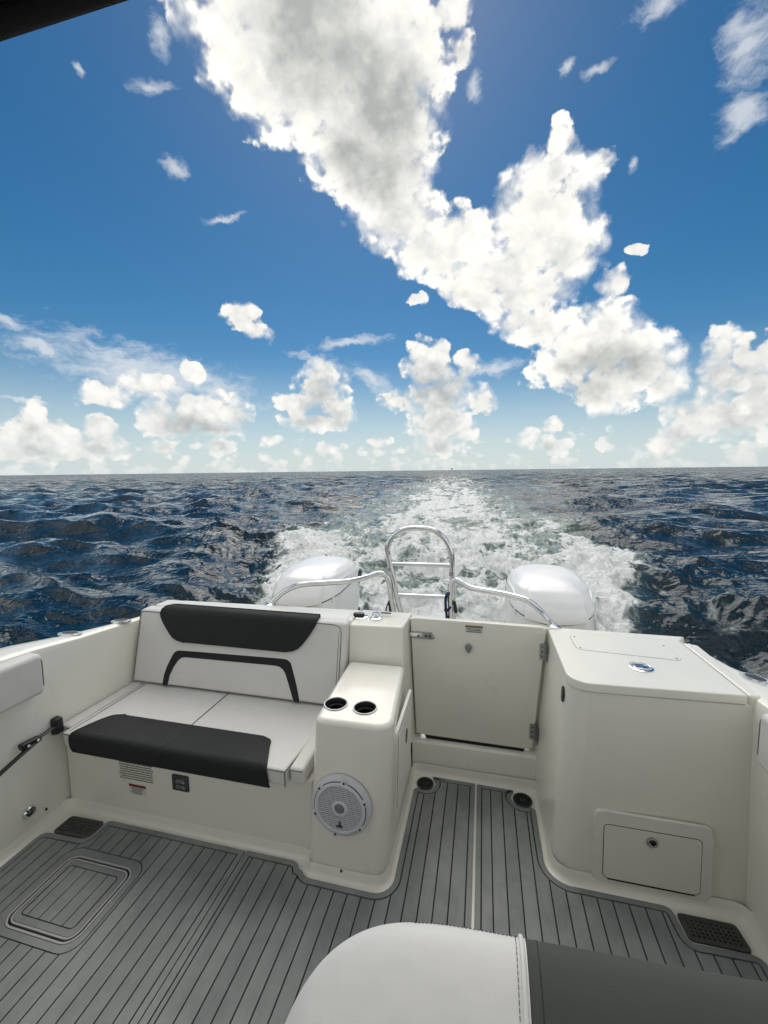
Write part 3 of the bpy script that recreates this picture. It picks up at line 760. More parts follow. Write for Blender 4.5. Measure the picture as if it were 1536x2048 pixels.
# ------------------------------------------------------------------ deck mats, plank by plank
UZ = ((1, 0, 0), (0, 1, 0), (0, 0, 1))
def spans(poly, x):
    ys = []
    for i in range(len(poly)):
        (x0, y0), (x1, y1) = poly[i - 1], poly[i]
        if (x0 <= x < x1) or (x1 <= x < x0): ys.append(y0 + (y1 - y0) * (x - x0) / (x1 - x0))
    ys.sort(); return list(zip(ys[::2], ys[1::2]))
def minus(iv, hv):
    out = []
    for a, b in iv:
        segs = [(a, b)]
        for c, d in hv:
            segs = [s for e, f in segs for s in ((e, min(f, c)), (max(e, d), f)) if s[1] - s[0] > 0.004]
        out += segs
    return out
def plank(poly, hole, a, b, z0, z1, parent):
    """the strip a < x < b of a polygon, less a hole, as one or more planks (pieces parted by the hole)"""
    xs = {a + 1e-5, b - 1e-5}
    for p in list(poly) + list(hole or []):
        if a < p[0] < b: xs |= {p[0] - 1e-5, p[0] + 1e-5}
    xs = sorted(x for x in xs if a <= x <= b)
    def iv(x):
        s = spans(poly, x)
        return minus(s, spans(hole, x)) if hole else s
    cells = []
    for x0, x1 in zip(xs[:-1], xs[1:]):
        A, B = iv(x0), iv(x1)
        if x1 - x0 < 3e-5: continue
        m_ = iv((x0 + x1) / 2)
        for (c, d) in m_:
            pa = min(A, key=lambda s: abs(s[0] + s[1] - c - d), default=None); pb = min(B, key=lambda s: abs(s[0] + s[1] - c - d), default=None)
            if pa is None or pb is None: continue
            cells.append((x0, pa, x1, pb))
    groups = []
    for c in cells:
        for g in groups:
            l = g[-1]
            if abs(l[2] - c[0]) < 4e-5 and min(l[3][1], c[1][1]) - max(l[3][0], c[1][0]) > 0.002 and abs(l[3][0] - c[1][0]) + abs(l[3][1] - c[1][1]) < 0.25:
                g.append(c); break
        else: groups.append([c])
    for g in groups:
        if g[-1][2] - g[0][0] < 0.004: continue
        low = []; up = []
        for (x0, p, x1, q_) in g:
            low += [(x0, p[0]), (x1, q_[0])]; up += [(x0, p[1]), (x1, q_[1])]
        def tidy(l):
            o_ = [l[0]]
            for p in l[1:]:
                if math.hypot(p[0] - o_[-1][0], p[1] - o_[-1][1]) > 4e-4: o_.append(p)
            return o_
        pol = tidy(tidy(low) + tidy(up)[::-1])
        if len(pol) >= 3: prism('plank', pol, (0, 0, 0), *UZ, z0, z1, M['deck'], parent)

def arc(cx, cy, r, a0, a1, n=10):
    return [(cx + r * math.cos(math.radians(a0 + (a1 - a0) * k / n)), cy + r * math.sin(math.radians(a0 + (a1 - a0) * k / n))) for k in range(n + 1)]
def lines(start, pitch, lo, hi):
    k0 = math.ceil((lo - start) / pitch); out = []
    while start + k0 * pitch < hi:
        out.append(start + k0 * pitch); k0 += 1
    return out
def mat_piece(label, poly, start, pitch, hole=None, ztop=0.0085, bw=0.021):
    t = thing('deck_mat', label, 'mat', (sum(p[0] for p in poly) / len(poly), 0.6, 0), 'foam mats that cover the cockpit deck')
    prism('backing', poly, (0, 0, 0), *UZ, 0.0012, 0.0040, M['backing'], t)
    inner = offset_poly(poly, bw)
    ring_prism('border', poly, inner, (0, 0, 0), *UZ, 0.003, ztop, M['deck'], t)
    clip = offset_poly(poly, bw + 0.0052)
    xs = [p[0] for p in clip]; lo, hi = min(xs), max(xs)
    ls = [lo] + [l for l in lines(start, pitch, lo + 0.008, hi - 0.008)] + [hi]
    for a, b in zip(ls[:-1], ls[1:]):
        plank(clip, hole, a + (0.0026 if a > lo else 0.0), b - (0.0026 if b < hi else 0.0), 0.003, ztop, t)
    return t
YF = -1.6
polyA = [(-1.897, YF), (-0.9605, YF), (-0.9605, 1.419), (-1.640, 1.417)] + [(-1.655, 1.414), (-1.664, 1.405), (-1.667, 1.39), (-1.668, 1.345), (-1.672, 1.328), (-1.683, 1.316), (-1.700, 1.311)] + [(-1.862, 1.305), (-1.882, 1.300), (-1.893, 1.286), (-1.897, 1.265)]
polyB = [(-0.9535, YF), (-0.023, YF), (-0.023, 2.014), (-0.236, 2.017)] + arc(-0.271, 1.968, 0.052, 42, -128, 12) + [(-0.320, 1.912), (-0.320, 1.46)] + arc(-0.395, 1.442, 0.075, 0, -90, 7) + [(-0.645, 1.367)] + arc(-0.645, 1.417, 0.050, -95, -140, 4) + [(-0.697, 1.393)] + arc(-0.745, 1.38, 0.042, 20, 90, 5) + [(-0.9535, 1.421)]
polyC = [(-0.013, YF), (0.905, YF), (0.905, 1.40)] + arc(0.875, 1.42, 0.030, 0, 90, 4) + [(0.72, 1.445)] + arc(0.715, 1.470, 0.026, -90, -180, 5) + [(0.684, 1.53)] + arc(0.655, 1.532, 0.028, 0, 90, 4) + [(0.36, 1.561)] + arc(0.350, 1.652, 0.092, -90, -180, 8) + [(0.255, 1.905)] + arc(0.203, 1.963, 0.054, -48, -222, 12) + [(0.160, 2.010), (-0.013, 2.013)]
HATCH = rrect(-1.695, -1.315, 0.940, 1.277, 0.06, 7)
mat_piece('grey planked foam mat cut round the square hatch before the bench', polyA, -1.030, 0.0543, offset_poly(HATCH, -0.004))
mat_piece('grey planked foam mat running past the console into the gate recess', polyB, -0.267, 0.0537)
mat_piece('grey planked foam mat before the storage box with the latched door', polyC, 0.053, 0.0537)
# the hatch
hx = thing('deck_hatch', 'square rounded deck hatch with pale trim and planked grey lid', 'hatch', (-1.505, 1.1, 0))
h2 = rrect(-1.664, -1.336, 0.962, 1.248, 0.052, 7)
ring_prism('border', HATCH, h2, (0, 0, 0), *UZ, 0.003, 0.0085, M['deck'], hx)
def hring(nm, o0, o1, z0, z1, mt): return ring_prism(nm, offset_poly(h2, o0), offset_poly(h2, o1), (0, 0, 0), *UZ, z0, z1, mt, hx)
prism('recess', offset_poly(h2, 0.0003), (0, 0, 0), *UZ, 0.0012, 0.0045, M['hole'], hx)
hring('frame_trim', 0.002, 0.0085, 0.004, 0.0095, M['pipe'])
hring('lid_trim', 0.0165, 0.0225, 0.004, 0.0095, M['pipe'])
lid_o = offset_poly(h2, 0.0245); lid_i = rrect(-1.626, -1.382, 1.008, 1.204, 0.018, 7)
ring_prism('lid_border', lid_o, lid_i, (0, 0, 0), *UZ, 0.004, 0.0092, M['deck'], hx)
clip = offset_poly(lid_i, 0.0040)
ls = [-1.622] + [-1.594, -1.540, -1.486, -1.432] + [-1.386]
for a, b in zip(ls[:-1], ls[1:]): plank(clip, None, a + 0.002, b - 0.002, 0.004, 0.0092, hx)

# scupper grates in the two corners
def grate(label, quad):
    t = thing('scupper_grate', label, 'grate', tuple(sum(c) / 4 for c in zip(*quad)) + (0,), 'scupper grates in the deck corners')
    p = round_poly(quad, 0.016, 3)
    prism('pan', p, (0, 0, 0), *UZ, 0.0012, 0.003, M['hole'], t)
    ring_prism('rim', p, offset_poly(p, 0.009), (0, 0, 0), *UZ, 0.002, 0.0075, M['grate'], t)
    A, B, Cc, Dd = [Vector((*q_, 0)) for q_ in quad]
    bm = bmesh.new()
    def bl(u, v): return A * (1 - u) * (1 - v) + B * u * (1 - v) + Cc * u * v + Dd * (1 - u) * v
    for k in range(1, 12):
        u = k / 12; a, b = bl(u, 0.06), bl(u, 0.94); w_ = (bl(u + 0.016, 0) - bl(u - 0.016, 0)) * 0.6
        bm_hexa(bm, [a - w_ + Vector((0, 0, .003)), a + w_ + Vector((0, 0, .003)), b + w_ + Vector((0, 0, .003)), b - w_ + Vector((0, 0, .003))], [a - w_ + Vector((0, 0, .0066)), a + w_ + Vector((0, 0, .0066)), b + w_ + Vector((0, 0, .0066)), b - w_ + Vector((0, 0, .0066))])
    for k in range(1, 7):
        v = k / 7; a, b = bl(0.04, v), bl(0.96, v); w_ = (bl(0, v + 0.03) - bl(0, v - 0.03)) * 0.6
        bm_hexa(bm, [a - w_ + Vector((0, 0, .003)), b - w_ + Vector((0, 0, .003)), b + w_ + Vector((0, 0, .003)), a + w_ + Vector((0, 0, .003))], [a - w_ + Vector((0, 0, .0062)), b - w_ + Vector((0, 0, .0062)), b + w_ + Vector((0, 0, .0062)), a + w_ + Vector((0, 0, .0062))])
    o_ = from_bm(bm, 'lattice', M['grate'], t, 0); o_['kind'] = 'stuff'
    return t
grate('dark perforated scupper grate at the foot of the bench locker', [(-1.860, 1.312), (-1.676, 1.318), (-1.674, 1.408), (-1.858, 1.402)])
grate('dark perforated scupper grate at the foot of the storage box', [(0.698, 1.455), (0.882, 1.457), (0.875, 1.545), (0.692, 1.545)])
for (x, y, r, lb) in ((-0.271, 1.968, 0.041, 'round black floor drain beside the console foot'), (0.203, 1.963, 0.043, 'round black floor drain beside the storage box foot')):
    t = thing('floor_drain', lb, 'drain', (x, y, 0), 'floor drains in the gate recess')
    lathe('ring', [(r + 0.003, 0.001), (r + 0.002, 0.005), (r - 0.003, 0.006), (r - 0.005, 0.003)], (x, y, 0), (0, 0, 1), M['dgrey'], t, 32)
    lathe('bowl', [(r - 0.003, 0.0045), (r - 0.012, 0.0022), (0, 0.0018)], (x, y, 0), (0, 0, 1), M['hole'], t, 32)
    for k in (-1, 0, 1): box('bar', x + k * 0.009 - 0.0022, x + k * 0.009 + 0.0022, y - 0.012, y + 0.010, 0.002, 0.005, M['dgrey'], t, r=0.0006, seg=1)

# ------------------------------------------------------------------ bench
bench = thing('bench_seat', 'white vinyl two-seat bench with charcoal headrest and front panel', 'bench', (-1.30, 1.65, 0.35))
seat = hexa('seat_cushion', [(-1.852, 1.392, 0.358), (-0.745, 1.392, 0.358), (-0.70, 1.88, 0.358), (-1.852, 1.88, 0.358)],
     [(-1.852, 1.385, 0.432), (-0.745, 1.385, 0.432), (-0.70, 1.88, 0.424), (-1.852, 1.88, 0.424)], M['vinyl'], bench, r=0.012, seg=4)
tube('piping', [(-1.847, 1.3865, 0.4245), (-0.75, 1.3865, 0.4245)], 0.0028, M['welt'], seat, 6, smooth_n=1)
tube('piping', [(-0.7455, 1.392, 0.4245), (-0.708, 1.80, 0.4195)], 0.0028, M['welt'], seat, 6, smooth_n=1)
tube('piping', [(-0.7475, 1.3875, 0.36), (-0.7475, 1.3875, 0.425)], 0.0025, M['welt'], seat, 6, smooth_n=1)
tube('seam', [(-1.31, 1.555, 0.4308), (-1.31, 1.86, 0.4268)], 0.0022, M['welt'], seat, 6, smooth_n=1)
tube('seam', [(-1.825, 1.40, 0.4326), (-1.825, 1.84, 0.4268)], 0.0016, M['welt'], seat, 6, smooth_n=1)
def side_cushion(x0, x1, y0, nm='side_cushion'):
    o_ = hexa(nm, [(x0, y0 + .004, 0.36), (x1, y0 + .004, 0.36), (x1, 1.86, 0.36), (x0, 1.86, 0.36)], [(x0, y0, 0.431), (x1, y0, 0.431), (x1, 1.86, 0.427), (x0, 1.86, 0.427)], M['vinyl'], bench, r=0.014, seg=4)
    tube('piping', [(x0 + .006, y0 + 0.001, 0.4205), (x1 - .006, y0 + 0.001, 0.4205)], 0.0025, M['welt'], o_, 6, smooth_n=1)
    return o_
side_cushion(-1.922, -1.858, 1.43); side_cushion(-0.738, -0.676, 1.405)
# charcoal panel that wraps the front of the seat
def wrap_panel(name, prof, left, right, mat, parent, th, sg=1):
    bm = bmesh.new(); nx = 28; n = len(prof)
    def nrm(i):
        (y0, z0), (y1, z1) = prof[max(i - 1, 0)], prof[min(i + 1, n - 1)]
        d = Vector((0, y1 - y0, z1 - z0)).normalized(); return Vector((0, d.z, -d.y)) * sg
    def ring(i, h):
        v = nrm(i) * h
        return [Vector((left[i] + (right[i] - left[i]) * k / nx, prof[i][0], prof[i][1])) + v for k in range(nx + 1)]
    lo = [[bm.verts.new(p) for p in ring(i, 0)] for i in range(n)]
    hi = [[bm.verts.new(p) for p in ring(i, th)] for i in range(n)]
    for L, flip in ((lo, True), (hi, False)):
        for a, b in zip(L[:-1], L[1:]):
            for k in range(nx):
                f = (a[k], a[k + 1], b[k + 1], b[k]); bm.faces.new(f[::-1] if flip else f)
    for k in range(nx):
        bm.faces.new((lo[0][k], lo[0][k + 1], hi[0][k + 1], hi[0][k])); bm.faces.new((lo[-1][k], lo[-1][k + 1], hi[-1][k + 1], hi[-1][k]))
    for i in range(n - 1):
        for k in (0, nx): bm.faces.new((lo[i][k], lo[i + 1][k], hi[i + 1][k], hi[i][k]))
    bm.normal_update()
    ee = [e for e in bm.edges if len(e.link_faces) == 2 and e.calc_face_angle(0) > math.radians(60)]
    bmesh.ops.bevel(bm, geom=ee, offset=th * 0.5, segments=3, profile=0.5, affect='EDGES', clamp_overlap=True)
    return from_bm(bm, name, mat, parent, 60)
prof = [(1.560, 0.4305), (1.545, 0.4308), (1.53, 0.4312), (1.50, 0.4322), (1.45, 0.4330), (1.405, 0.4335), (1.391, 0.4310), (1.3845, 0.424), (1.3835, 0.41), (1.3845, 0.39), (1.386, 0.368), (1.388, 0.352)]
lft = [-1.675, -1.722, -1.738, -1.755, -1.775, -1.790, -1.797, -1.801, -1.803, -1.803, -1.800, -1.793]
rgt = [-0.935, -0.893, -0.882, -0.872, -0.850, -0.830, -0.824, -0.822, -0.820, -0.818, -0.816, -0.815]
wrap_panel('front_panel', prof, lft, rgt, M['dark_vinyl'], seat, 0.006)
tube('seam', [(-1.31, 1.553, 0.4375), (-1.315, 1.45, 0.4393), (-1.318, 1.40, 0.4392), (-1.32, 1.3785, 0.424), (-1.32, 1.378, 0.40), (-1.32, 1.381, 0.36)], 0.0014, M['black'], seat, 6, smooth_n=3)
# backrest
BY, BS = 1.838, 0.2368
def by(z): return BY + (z - 0.43) * BS
back = hexa('backrest', [(-1.917, by(0.435), 0.435), (-0.668, by(0.435), 0.435), (-0.668, by(0.435) + 0.09, 0.435), (-1.917, by(0.435) + 0.09, 0.435)],
     [(-1.912, by(0.822), 0.822), (-0.662, by(0.822), 0.832), (-0.662, by(0.822) + 0.085, 0.832), (-1.912, by(0.822) + 0.085, 0.822)], M['vinyl'], bench, r=0.018, seg=5)
bu, bv = Vector((1, 0, 0)), Vector((0, BS, 1)).normalized(); bn = Vector((0, -1, BS)).normalized()
def bp3(x, z, h=0.0): return Vector((x, by(z), z)) + bn * h
def zz(z): return (z - 0.43) * math.sqrt(1 + BS * BS)
bo = bp3(0, 0.43)
tube('piping', [bp3(-1.904, 0.45, .001), bp3(-1.904, 0.80, .001), bp3(-1.89, 0.812, .001), bp3(-1.75, 0.813, .001)], 0.0026, M['welt'], back, 6, smooth_n=4)
tube('piping', [bp3(-0.84, 0.822, .001), bp3(-0.72, 0.819, .001), bp3(-0.696, 0.805, .001), bp3(-0.69, 0.78, .001), bp3(-0.69, 0.45, .001)], 0.0026, M['welt'], back, 6, smooth_n=4)
tube('piping', [bp3(-0.700, 0.80, .001), bp3(-0.702, 0.74, .001), bp3(-0.704, 0.45, .001)], 0.0016, M['welt'], back, 6, smooth_n=3)
hp = []
for z in (0.668, 0.676, 0.69, 0.71, 0.74, 0.77, 0.795, 0.812): hp.append((by(z), z))
hp += [(by(0.825) + 0.004, 0.826), (by(0.83) + 0.016, 0.8335), (by(0.83) + 0.05, 0.8345)]
hl = [-1.595, -1.640, -1.668, -1.690, -1.717, -1.742, -1.757, -1.762, -1.758, -1.748, -1.730]
hr = [-0.990, -0.945, -0.918, -0.898, -0.874, -0.853, -0.838, -0.828, -0.824, -0.822, -0.830]
wrap_panel('headrest_panel', hp, hl, hr, M['dark_vinyl'], back, 0.014, -1)
so = [(-1.709, 0.437), (-1.706, 0.488), (-1.690, 0.540), (-1.664, 0.595), (-1.652, 0.612), (-1.632, 0.622), (-1.610, 0.624), (-1.30, 0.630), (-1.0, 0.635), (-0.975, 0.632), (-0.955, 0.620), (-0.942, 0.590), (-0.915, 0.52), (-0.890, 0.437)]
si = [(-1.674, 0.437), (-1.668, 0.488), (-1.648, 0.535), (-1.622, 0.572), (-1.608, 0.584), (-1.590, 0.590), (-1.575, 0.591), (-1.30, 0.594), (-1.045, 0.597), (-1.018, 0.594), (-0.995, 0.582), (-0.980, 0.562), (-0.952, 0.50), (-0.925, 0.437)]
f2 = lambda L: [(p[0], zz(p[1])) for p in L]
ring_prism('stripe', f2(so), f2(si), bo, bu, bv, bn, -0.001, 0.003, M['dark_vinyl'], back, closed=False)
for L, nm in ((so, 'seam'), (si, 'seam')):
    tube(nm, [bp3(x, z, 0.0012) for x, z in L], 0.0020, M['vinyl'], back, 6, smooth_n=3)
# two catches on the transom cap hold the backrest
for i, (x, y) in enumerate(((-1.632, 2.035), (-0.884, 2.040))):
    t = thing('seat_catch', ('flat steel catch on the transom cap behind the headrest, at the gunwale end', 'flat steel catch on the transom cap behind the headrest, at the console end')[i], 'catch', (x, y, 0.815), 'steel catches behind the headrest')
    prism('plate', rrect(x - 0.036, x + 0.036, y - 0.014, y + 0.014, 0.012, 4), (0, 0, 0.8155), *UZ, 0, 0.005, M['steel'], t, bev=0.0015)
    tube('bow', [(x - 0.028, y - 0.004, 0.822), (x - 0.01, y - 0.018, 0.828), (x + 0.02, y - 0.016, 0.826), (x + 0.034, y, 0.822)], 0.0035, M['steel'], t, 8)

# ------------------------------------------------------------------ gate in the transom
gate = thing('transom_gate', 'flat white transom gate with steel hinges and latch plate', 'gate', (-0.03, 2.13, 0.15))
GY = 2.115
gp = round_poly([(-0.338, 0.170), (0.258, 0.166), (0.311, 0.815), (-0.367, 0.818)], 0.02, 5)
prism('panel', gp, (0, GY, 0), (1, 0, 0), (0, 0, 1), (0, -1, 0), -0.032, 0.0, M['gel'], gate, bev=0.004, seg=3)
prism('threshold_gap', [(-0.285, 0.1495), (0.215, 0.1495), (0.225, 0.166), (-0.295, 0.169)], (0, GY, 0), (1, 0, 0), (0, 0, 1), (0, -1, 0), -0.03, -0.001, M['hole'], gate)
for xb, xt, sg in ((-0.338, -0.367, -1), (0.258, 0.311, 1)):  # strips added behind the gate's edges to block light through the gaps
    a_, b_ = sorted((xb - sg * 0.02, xb + sg * 0.03)); c_, d_ = sorted((xt - sg * 0.02, xt + sg * 0.03))
    hexa('gap_light_stop', [(a_, 2.15, 0.14), (b_, 2.15, 0.14), (b_, 2.185, 0.14), (a_, 2.185, 0.14)], [(c_, 2.15, 0.80), (d_, 2.15, 0.80), (d_, 2.185, 0.80), (c_, 2.185, 0.80)], M['gel'], boat, r=0.003)
latch = prism('latch_plate', rrect(-0.362, -0.252, 0.708, 0.747, 0.006, 3), (0, GY, 0), (1, 0, 0), (0, 0, 1), (0, -1, 0), 0.0, 0.005, M['dull_steel'], gate, bev=0.0015)
prism('latch_bar', rrect(-0.372, -0.30, 0.722, 0.742, 0.004, 3), (0, GY, 0), (1, 0, 0), (0, 0, 1), (0, -1, 0), 0.005, 0.011, M['steel'], gate, bev=0.001)
for x in (-0.325, -0.285, -0.265): lathe('screw', [(0.0065, 0.0), (0.006, 0.0065), (0.003, 0.0075), (0, 0.006)], (x, GY - 0.0045, 0.727), (0, -1, 0), M['dgrey'], latch, 12)
lathe('striker', [(0.009, 0), (0.009, 0.014), (0.006, 0.018), (0, 0.019)], (-0.250, GY, 0.724), (0, -1, 0), M['dull_steel'], latch, 14)
lk = lathe('lock', [(0.019, 0.0), (0.018, 0.006), (0.012, 0.010), (0.011, 0.016), (0, 0.018)], (-0.065, GY, 0.684), (0, -1, 0), M['dull_steel'], gate, 20)
prism('thumb_turn', [(-0.013, 0.018), (0.0, 0.026), (0.013, 0.018), (0.016, 0.0), (0.009, -0.018), (0.0, -0.028), (-0.009, -0.018), (-0.016, 0.0)], (-0.065, GY, 0.682), (1, 0, 0), (0, 0, 1), (0, -1, 0), 0.008, 0.018, M['dull_steel'], lk, bev=0.004)
for z0, z1, x in ((0.652, 0.735, 0.303), (0.224, 0.308, 0.264)):
    h = prism('hinge', rrect(x - 0.020, x + 0.006, z0, z1, 0.004, 2), (0, GY, 0), (1, 0, 0), (0, 0, 1), (0, -1, 0), 0.0, 0.004, M['dull_steel'], gate, bev=0.001)
    tube('barrel', [(x + 0.009, GY - 0.006, z0), (x + 0.009, GY - 0.006, z1)], 0.006, M['dull_steel'], h, 10, smooth_n=1)
    box('hinge_leaf', x + 0.012, x + 0.0155, GY - 0.045, GY - 0.008, z0, z1, M['dull_steel'], h, r=0.001, seg=1)
    for k in (0.2, 0.5, 0.8): lathe('screw', [(0.0045, 0), (0.004, 0.0055), (0, 0.006)], (x - 0.008, GY, z0 + (z1 - z0) * k), (0, -1, 0), M['dgrey'], h, 10)

# ------------------------------------------------------------------ printed labels
def label_thing(lb, o, u, v, n, w, h, rows, head=None, headmat=None, ink='ink', name='warning_label', film=True, seed=1, mg=0.06, marks=True):
    t = thing(name, lb, 'label', o)
    o, u, v, n = Vector(o), Vector(u), Vector(v), Vector(n)
    if film: prism('film', rrect(-w / 2, w / 2, -h / 2, h / 2, 0.002, 2), o, u, v, n, 0.0, 0.0010, M['paper'], t)
    y1 = h / 2
    if head:
        prism('heading', [(-w / 2 + .001, y1 - head), (w / 2 - .001, y1 - head), (w / 2 - .001, y1 - .001), (-w / 2 + .001, y1 - .001)], o, u, v, n, 0.0010, 0.0016, headmat, t)
        y1 -= head
    bm = bmesh.new(); rd = random.Random(seed); pitch = (y1 + h / 2) / (rows + 0.6)
    for k in range(rows):
        yc = y1 - pitch * (k + 0.8); x = -w / 2 + w * mg * (1 + rd.random()); end = w / 2 - w * mg * (1 + 1.5 * rd.random())
        while x < end:
            L = min(w * (0.03 + 0.10 * rd.random()), end - x)
            bm_prism(bm, [(x, yc - pitch * 0.24), (x + L, yc - pitch * 0.24), (x + L, yc + pitch * 0.24), (x, yc + pitch * 0.24)], o, u, v, n, 0.0010 if film else 0.0002, 0.0016 if film else 0.0008)
            x += L + w * 0.012
    p = from_bm(bm, 'print', M[ink], t, 0); p['kind'] = 'stuff'
    return t
YS = 1.452
label_thing('grey printed notice block on the locker face under the bench', (-1.525, YS, 0.250), (1, 0, 0), (0, 0, 1), (0, -1, 0), 0.20, 0.105, 9, ink='ink2', film=False, seed=3, name='printed_notice', mg=0.03)
label_thing('small label with a red heading below the grey printed notice', (-1.524, YS, 0.158), (1, 0, 0), (0, 0, 1), (0, -1, 0), 0.094, 0.050, 5, head=0.013, headmat=M['red'], ink='ink2', seed=4, mg=0.12)
label_thing('small label with an orange-brown heading at the top of the gate', (-0.038, GY, 0.781), (1, 0, 0), (0, 0, 1), (0, -1, 0), 0.090, 0.040, 3, head=0.011, headmat=M['brown'], seed=5, mg=0.05)
t = thing('power_socket', 'square dark socket plate with two silver outlet covers under the bench', 'socket', (-1.288, YS, 0.234))
prism('plate', rrect(-0.042, 0.042, -0.037, 0.037, 0.005, 3), (-1.288, YS, 0.234), (1, 0, 0), (0, 0, 1), (0, -1, 0), 0, 0.006, M['dgrey'], t, bev=0.002)
for dz in (0.012, -0.013):
    c = prism('outlet_cover', rrect(-0.026, 0.012, -0.009, 0.009, 0.004, 3), (-1.280, YS, 0.234 + dz), (1, 0, 0), (0, 0, 1), (0, -1, 0), 0.006, 0.012, M['dull_steel'], t, bev=0.002)
    lathe('cap', [(0.008, 0.006), (0.0075, 0.013), (0, 0.0135)], (-1.2655, YS, 0.234 + dz), (0, -1, 0), M['steel'], c, 14)

# ------------------------------------------------------------------ loudspeaker on the console front
sn = Vector((0, -1, 0.037)).normalized(); su = Vector((1, 0, 0)); sv = sn.cross(su) * -1
if sv.z < 0: sv = -sv
SC = Vector((-0.519, 1.4062, 0.316))
spk = thing('speaker', 'round white marine loudspeaker with slatted grille on the console front', 'speaker', tuple(SC))
lathe('mounting_ring', [(0.121, 0.0), (0.120, 0.012), (0.112, 0.020), (0.100, 0.022), (0.094, 0.018), (0.094, 0.0)], SC, sn, M['sgrey'], spk, 56)
lathe('basket', [(0.098, 0.0165), (0.0, 0.014)], SC, sn, M['hole'], spk, 48)
rg = lathe('grille_ring', [(0.103, 0.0225), (0.102, 0.026), (0.096, 0.0295), (0.090, 0.0285), (0.0875, 0.024), (0.0875, 0.016)], SC, sn, M['sgrey'], spk, 56)
R0 = 0.0885
for k in range(-11, 12):
    y_ = k * 0.0076; hw_ = math.sqrt(max(R0 * R0 - y_ * y_, 0)); gapx = math.sqrt(max(0.031 ** 2 - y_ * y_, 0)) if abs(y_) < 0.031 else 0
    for (a, b) in ([(-hw_, -gapx), (gapx, hw_)] if gapx else [(-hw_, hw_)]):
        prism('slat', [(a, y_ - 0.0019), (b, y_ - 0.0019), (b, y_ + 0.0019), (a, y_ + 0.0019)], SC, su, sv, sn, 0.0165, 0.0265, M['sgrey'], spk)
lathe('dome_ring', [(0.0325, 0.0165), (0.0325, 0.027), (0.030, 0.029), (0.0215, 0.029), (0.0195, 0.025)], SC, sn, M['sgrey'], spk, 36)
lathe('tweeter_dome', [(0.0200, 0.0255), (0.0165, 0.0275), (0.009, 0.0300), (0, 0.0308)], SC, sn, mat_new('tweeter', (0.17, 0.18, 0.19), 0.5), spk, 12)
for k in range(6):
    a = math.radians(60 * k + 20); c = SC + (su * math.cos(a) + sv * math.sin(a)) * 0.1055
    tb = prism('mounting_tab', rrect(-0.012, 0.012, -0.010, 0.010, 0.004, 2), c, su * math.cos(a) + sv * math.sin(a), -su * math.sin(a) + sv * math.cos(a), sn, 0.018, 0.0265, M['sgrey'], spk, bev=0.0015)
    lathe('screw', [(0.0042, 0.0), (0.004, 0.002), (0, 0.0015)], c + sn * 0.0263, sn, M['hole'], tb, 10)
    bm = bmesh.new(); arcp = []
    for q_ in range(9):
        b_ = a + math.radians(9 + 42 * q_ / 8); arcp.append(SC + (su * math.cos(b_) + sv * math.sin(b_)) * 0.1035 + sn * 0.0225)
    bm_tube(bm, arcp, 0.0017, 6)
    if k != 3: from_bm(bm, 'shadow_gap', M['hole'], spk, 60)
    else: bm.free()
em = prism('emblem', [(-0.014, -0.074), (0.012, -0.074), (0.012, -0.068), (0.004, -0.064), (0.004, -0.050), (0.001, -0.050), (0.001, -0.062), (-0.001, -0.062), (-0.001, -0.050), (-0.004, -0.050), (-0.004, -0.065), (-0.014, -0.068)], SC, su, sv, sn, 0.0262, 0.028, M['dgrey'], spk)
lathe('screw_hole', [(0.0055, 0.0), (0.005, 0.003), (0.0, 0.001)], (-0.523, 1.3945, 0.022 + 0.02), (0, -1, 0.05), M['hole'], boat, 12)

# ------------------------------------------------------------------ doors in the box front and the console side
def access(lb, o, u, v, n, fo, do, r, handle, hmat, nm='access_door', handle_poly=None):
    t = thing(nm, lb, 'locker door', tuple(o))
    prism('frame', round_poly(fo, r, 5), o, u, v, n, -0.004, 0.009, M['gel2'], t, bev=0.007, seg=3)
    prism('door_gap', offset_poly(round_poly(do, r * 0.6, 4), -0.0026), o, u, v, n, 0.0, 0.0094, M['hole'], t)
    d = prism('door_panel', round_poly(do, r * 0.6, 4), o, u, v, n, 0.0, 0.0115, M['gel2'], t, bev=0.002)
    return t, d
fn = Vector((0, -1, 0.032)).normalized(); fv = Vector((0, 0.032, 1)).normalized()
t, d = access('white framed locker door with a round latch in the storage box front', (0.62, 1.597, 0.165), (1, 0, 0), fv, fn,
     [(-0.196, -0.135), (0.196, -0.135), (0.196, 0.148), (-0.196, 0.148)], [(-0.160, -0.112), (0.160, -0.112), (0.160, 0.098), (-0.160, 0.098)], 0.028, None, None)
lc = lathe('latch', [(0.019, 0.011), (0.0185, 0.015), (0.014, 0.017), (0.012, 0.0155), (0, 0.0155)], (0.62, 1.597, 0.226), fn, M['dull_steel'], d, 24)
lathe('finger_pull', [(0.011, 0.016), (0.006, 0.018), (0, 0.0165)], (0.622, 1.597, 0.227), fn, M['black'], lc, 16)
prism('hinge_gap', [(-0.145, -0.118), (0.145, -0.118), (0.145, -0.1125), (-0.145, -0.1125)], (0.62, 1.597, 0.165), (1, 0, 0), fv, fn, 0.0095, 0.0120, M['hole'], d)
cn = Vector((1, 0, -0.03)).normalized(); cv = Vector((0.03, 0, 1)).normalized()
t, d = access('narrow white locker door in the console side facing the gate recess', (-0.334, 1.72, 0.40), (0, 1, 0), cv, cn,
     [(-0.205, -0.22), (0.16, -0.24), (0.16, 0.16), (-0.205, 0.16)], [(-0.175, -0.19), (0.13, -0.21), (0.13, 0.13), (-0.175, 0.13)], 0.03, None, None)
